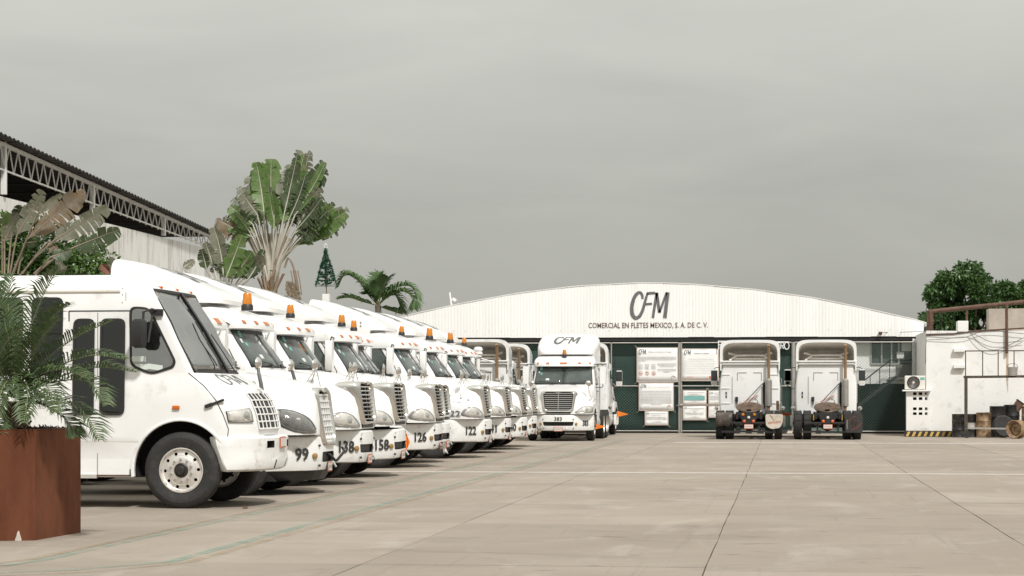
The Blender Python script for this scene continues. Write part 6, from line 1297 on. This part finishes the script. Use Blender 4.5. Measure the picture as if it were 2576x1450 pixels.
m = MB(); m.tube([C8(1587, 1080, YV), C8(1570, 1075, YV), C8(1550, 1062, YV)], .025, 6); wpart('bracket', m, steel, cv)
YX = 78.0
xt = thing('christmas_ornament_tree', 'green garland wire Christmas tree with star on a white post', 'ornament', (C8(1170, 1250, YX).x, YX, 0))
m = MB(); m.tube([C8(1172, 1215, YX), C8(1166, 860, YX)], .02, 6); wpart('mast', m, rust, xt)
m = MB(); p = C8(1170, 1212, YX); m.box((p.x, YX, p.z/2), (.26,.26,p.z)); wpart('post', m, wallw, xt, bevel=.01)
gm = mat('green_garland', (.012,.075,.04), .6, var=.3, vscale=6); wm = mat('ornament_wire', (.06,.12,.10), .5)
def garl(nm, P, wd):
    m = MB(); P = [Vector(p) for p in P]
    for a, b in zip(P, P[1:]):
        k = max(2, int((b-a).length/.0035))
        for i in range(k):
            p = a.lerp(b, i/k); d = Vector((rr.gauss(0,1), rr.gauss(0,1), rr.gauss(0,1))).normalized(); s_ = d.orthogonal().normalized()*.016; m.add([p-s_, p+s_, p+d*wd*rr.uniform(.4, 1)], [(0,1,2)])
    return wpart(nm, m, gm, xt, recalc=False)
apex = C8(1165, 862, YX)
corners = [C8(1088, 1150, YX), C8(1255, 1150, YX)]
for c in corners: garl('garland', [apex, c], .11)
garl('garland', [apex, C8(1168, 1150, YX)], .15)
for k in range(7):
    t = .30+.11*k; a = apex.lerp(corners[0], t); b = apex.lerp(corners[1], t); m = MB(); m.tube([a, (a+b)/2+Vector((0,.25*t,-.02)), b], .008, 5); wpart('wire_hoop', m, wm, xt)
    if k in (2, 4, 5): garl('garland', [a.lerp(b, .15), a.lerp(b, .55 if k != 5 else .9)], .09)
m = MB(); m.tube([corners[0], corners[1]], .012, 5); wpart('base_wire', m, wm, xt)
for k in range(110): x0, x1 = rr.uniform(.25, .95), rr.uniform(-.9, .9); p = apex.lerp(corners[0].lerp(corners[1], .5+.5*x1), x0); garl('garland', [p, p+Vector((rr.uniform(-.12,.12),0,rr.uniform(-.08,.02)))], .09)
m = MB(); sc_c = C8(1166, 838, YX); m.tube([sc_c+Vector((math.cos(R(90+36*k))*(.10 if k % 2 == 0 else .045), 0, math.sin(R(90+36*k))*(.10 if k % 2 == 0 else .045)))*1.0 for k in range(11)], .012, 5); wpart('star', m, paint, xt)

# --- planter with date palm
corten = mat('corten_steel', (.135,.048,.024), .8, var=.3, vscale=1.6, col2=(.085,.027,.013), c2pos=(.46,.75), bump=.15, bscale=25, stretch=(1,1,.35), spec=.15)
c1 = gnd(88, 1360); c2 = gnd(203, 1340); PH = 1.19
poly = [c2.xy, c1.xy, (c1.xy+Vector((-1.12,-.43))), (c1.xy+Vector((-2.1,.25))), (c1.xy+Vector((-2.05,1.5))), (c1.xy+Vector((-.95,1.9)))]
pc = sum(poly, Vector((0,0)))/6
pln = thing('corten_planter', 'rust brown angular steel planter in the left foreground', 'planter', (pc.x, pc.y, 0))
inn = [pc+(p-pc)*.965 for p in poly]
for i in range(6):
    a, b = poly[i], poly[(i+1) % 6]; ai, bi = inn[i], inn[(i+1) % 6]; m = MB()
    m.loft([[Vector((*a, z)), Vector((*b, z)), Vector((*bi, z)), Vector((*ai, z))] for z in (.0, PH)]); wpart('side_panel', m, corten, pln)
for i in range(6):
    a, b = poly[i], poly[(i+1) % 6]; ai, bi = pc+(a-pc)*.93, pc+(b-pc)*.93; m = MB(); m.loft([[Vector((*p_, z)) for p_ in (a, b, bi, ai)] for z in (PH+.001, PH+.012)]); wpart('rim_flange', m, corten, pln, bevel=.004)
m = MB(); m.prism([(p.x, p.y) for p in inn], lambda a, b, d: Vector((a, b, d)), PH-.16, PH-.06); wpart('soil', m, mat('soil', (.03,.024,.018), .95), pln)
m = MB()
for k in range(1500):
    i = rr.randrange(6); a = inn[i].lerp(inn[(i+1) % 6], rr.random()); p = pc.lerp(a, rr.random()**.45*.97); v = Vector((p.x, p.y, PH-.06+rr.random()*.07)); d = Vector((rr.gauss(0,1), rr.gauss(0,1), rr.gauss(0,.6))).normalized()*.06; s_ = d.orthogonal().normalized()*.02; m.add([v-d, v+s_, v+d, v-s_], [(0,1,2,3)])
mulch = wpart('mulch', m, mat('bark_mulch', (.045,.032,.024), .9, var=.5, vscale=8), pln, recalc=False); mulch['kind'] = 'stuff'
spot = gnd(45, 1360); q = c1.lerp(spot, 1.0); m = MB(); pz = .085
fa = (poly[2]-poly[1]).normalized(); pp = poly[1]+fa*.17; nn = Vector((fa.y, -fa.x)); nn = nn if nn.dot(pp-pc) > 0 else -nn
m.prism(round_poly([(-.03,.0),(.045,.0),(.025,.05),(.018,.09),(.0,.115),(-.012,.07),(-.022,.04)], .012), lambda a, b, d: Vector((*(pp+fa*a+nn*(.002+d)), b)), 0, .003); wpart('paint_splash', m, mat('splash', (.5,.46,.40), .9, var=.3, vscale=20), pln)
# date palm
dpal = mat('date_palm_leaf', (.072,.112,.042), .5, var=.5, vscale=3, col2=(.20,.21,.11), c2pos=(.55,.72), trans=.25)
YD = 22.4
oD = atY(42, 1010, YD)
dp = thing('date_palm', 'feathery dark green palm growing from the rust brown planter', 'palm', (oD.x, YD, PH-.06))
def D(u, v, dy=0): return atY(u, v, YD+dy)
FR = [([(45,990),(70,850),(110,740),(150,672)], -.1,.34), ([(45,990),(90,880),(130,800),(178,765)], -.3,.30), ([(45,985),(110,910),(190,850),(283,806)], -.4,.30), ([(45,990),(130,930),(230,895),(318,905)], -.5,.30), ([(45,995),(130,955),(240,925),(345,937)], -.3,.28), ([(45,1000),(120,965),(220,960),(268,1020)], -.5,.30), ([(45,1005),(120,1000),(210,1040),(252,1108)], -.5,.30), ([(45,1005),(110,1020),(170,1060),(190,1100)], -.3,.28),
      ([(40,990),(20,850),(-10,740),(-60,660)], .0,.34), ([(40,990),(30,860),(20,760),(30,690)], .2,.32), ([(35,990),(-20,880),(-90,800),(-170,770)], -.2,.32), ([(35,1000),(-40,940),(-130,900),(-220,910)], .2,.30), ([(35,1000),(-40,980),(-130,990),(-200,1060)], .0,.30), ([(40,1000),(0,980),(-60,1010),(-100,1080)], -.5,.28), ([(45,1000),(60,960),(70,990),(60,1065)], -.8,.26), ([(45,1000),(85,955),(120,975),(140,1040)], -.7,.28), ([(40,1000),(25,960),(5,980),(-15,1060)], -.8,.28), ([(45,990),(60,880),(80,800),(120,740)], .5,.32), ([(45,990),(100,900),(150,860),(215,860)], .5,.30), ([(45,990),(20,900),(-20,830),(-60,830)], .6,.30), ([(45,995),(80,930),(110,920),(160,960)], .6,.28), ([(45,995),(0,930),(10,870),(60,820)], -.6,.28), ([(45,1000),(110,975),(165,1000),(205,1060)], -.1,.28), ([(42,1000),(10,1000),(-15,1040),(5,1090)], -.7,.26), ([(45,990),(75,900),(105,850),(150,800)], -.5,.30), ([(45,985),(45,880),(60,800),(85,760)], -.3,.30), ([(45,995),(100,945),(160,930),(225,955)], -.7,.28)]
for pts, dy, wd in [f_ for i_, f_ in enumerate(FR) if i_ not in (17, 18, 20, 22, 25)]: frond(dp, [D(u, v, dy*i/3) for i, (u, v) in enumerate(pts)], wd*1.15, dpal, rr, 40, mat('green_stalk', (.16,.18,.08), .6), .010, .32, vee=.5, leafw=.0105)
m = MB(); m.tube([(oD.x-.05, YD, PH-.12), (oD.x, YD, oD.z-.1), oD], .13, 12, r1=.09); wpart('trunk', m, trunkm, dp, smooth=60)
for k in range(22):
    a = R(k*137.5); z = PH+.02+(oD.z-PH)*k/24; m = MB(); p = Vector((oD.x+.1*math.cos(a), YD+.1*math.sin(a), z)); m.tube([p, p+Vector((.07*math.cos(a), .07*math.sin(a), .08))], .022, 5, r1=.012); wpart('cut_stub', m, stalkb, dp)
# litter on the yard
lt = thing('wood_scrap', 'small brown scrap of wood on the concrete before the bus', 'scrap', gnd(617, 1280)); m = MB(); m.box((0,0,.015), (.07,.04,.03), Matrix.Rotation(.3, 3, 'Z')); obj('chip', m, rust, lt); m = MB(); m.box((-.02,.0,.033), (.03,.03,.012), Matrix.Rotation(.5, 3, 'Z')); obj('splinter', m, rust, lt)
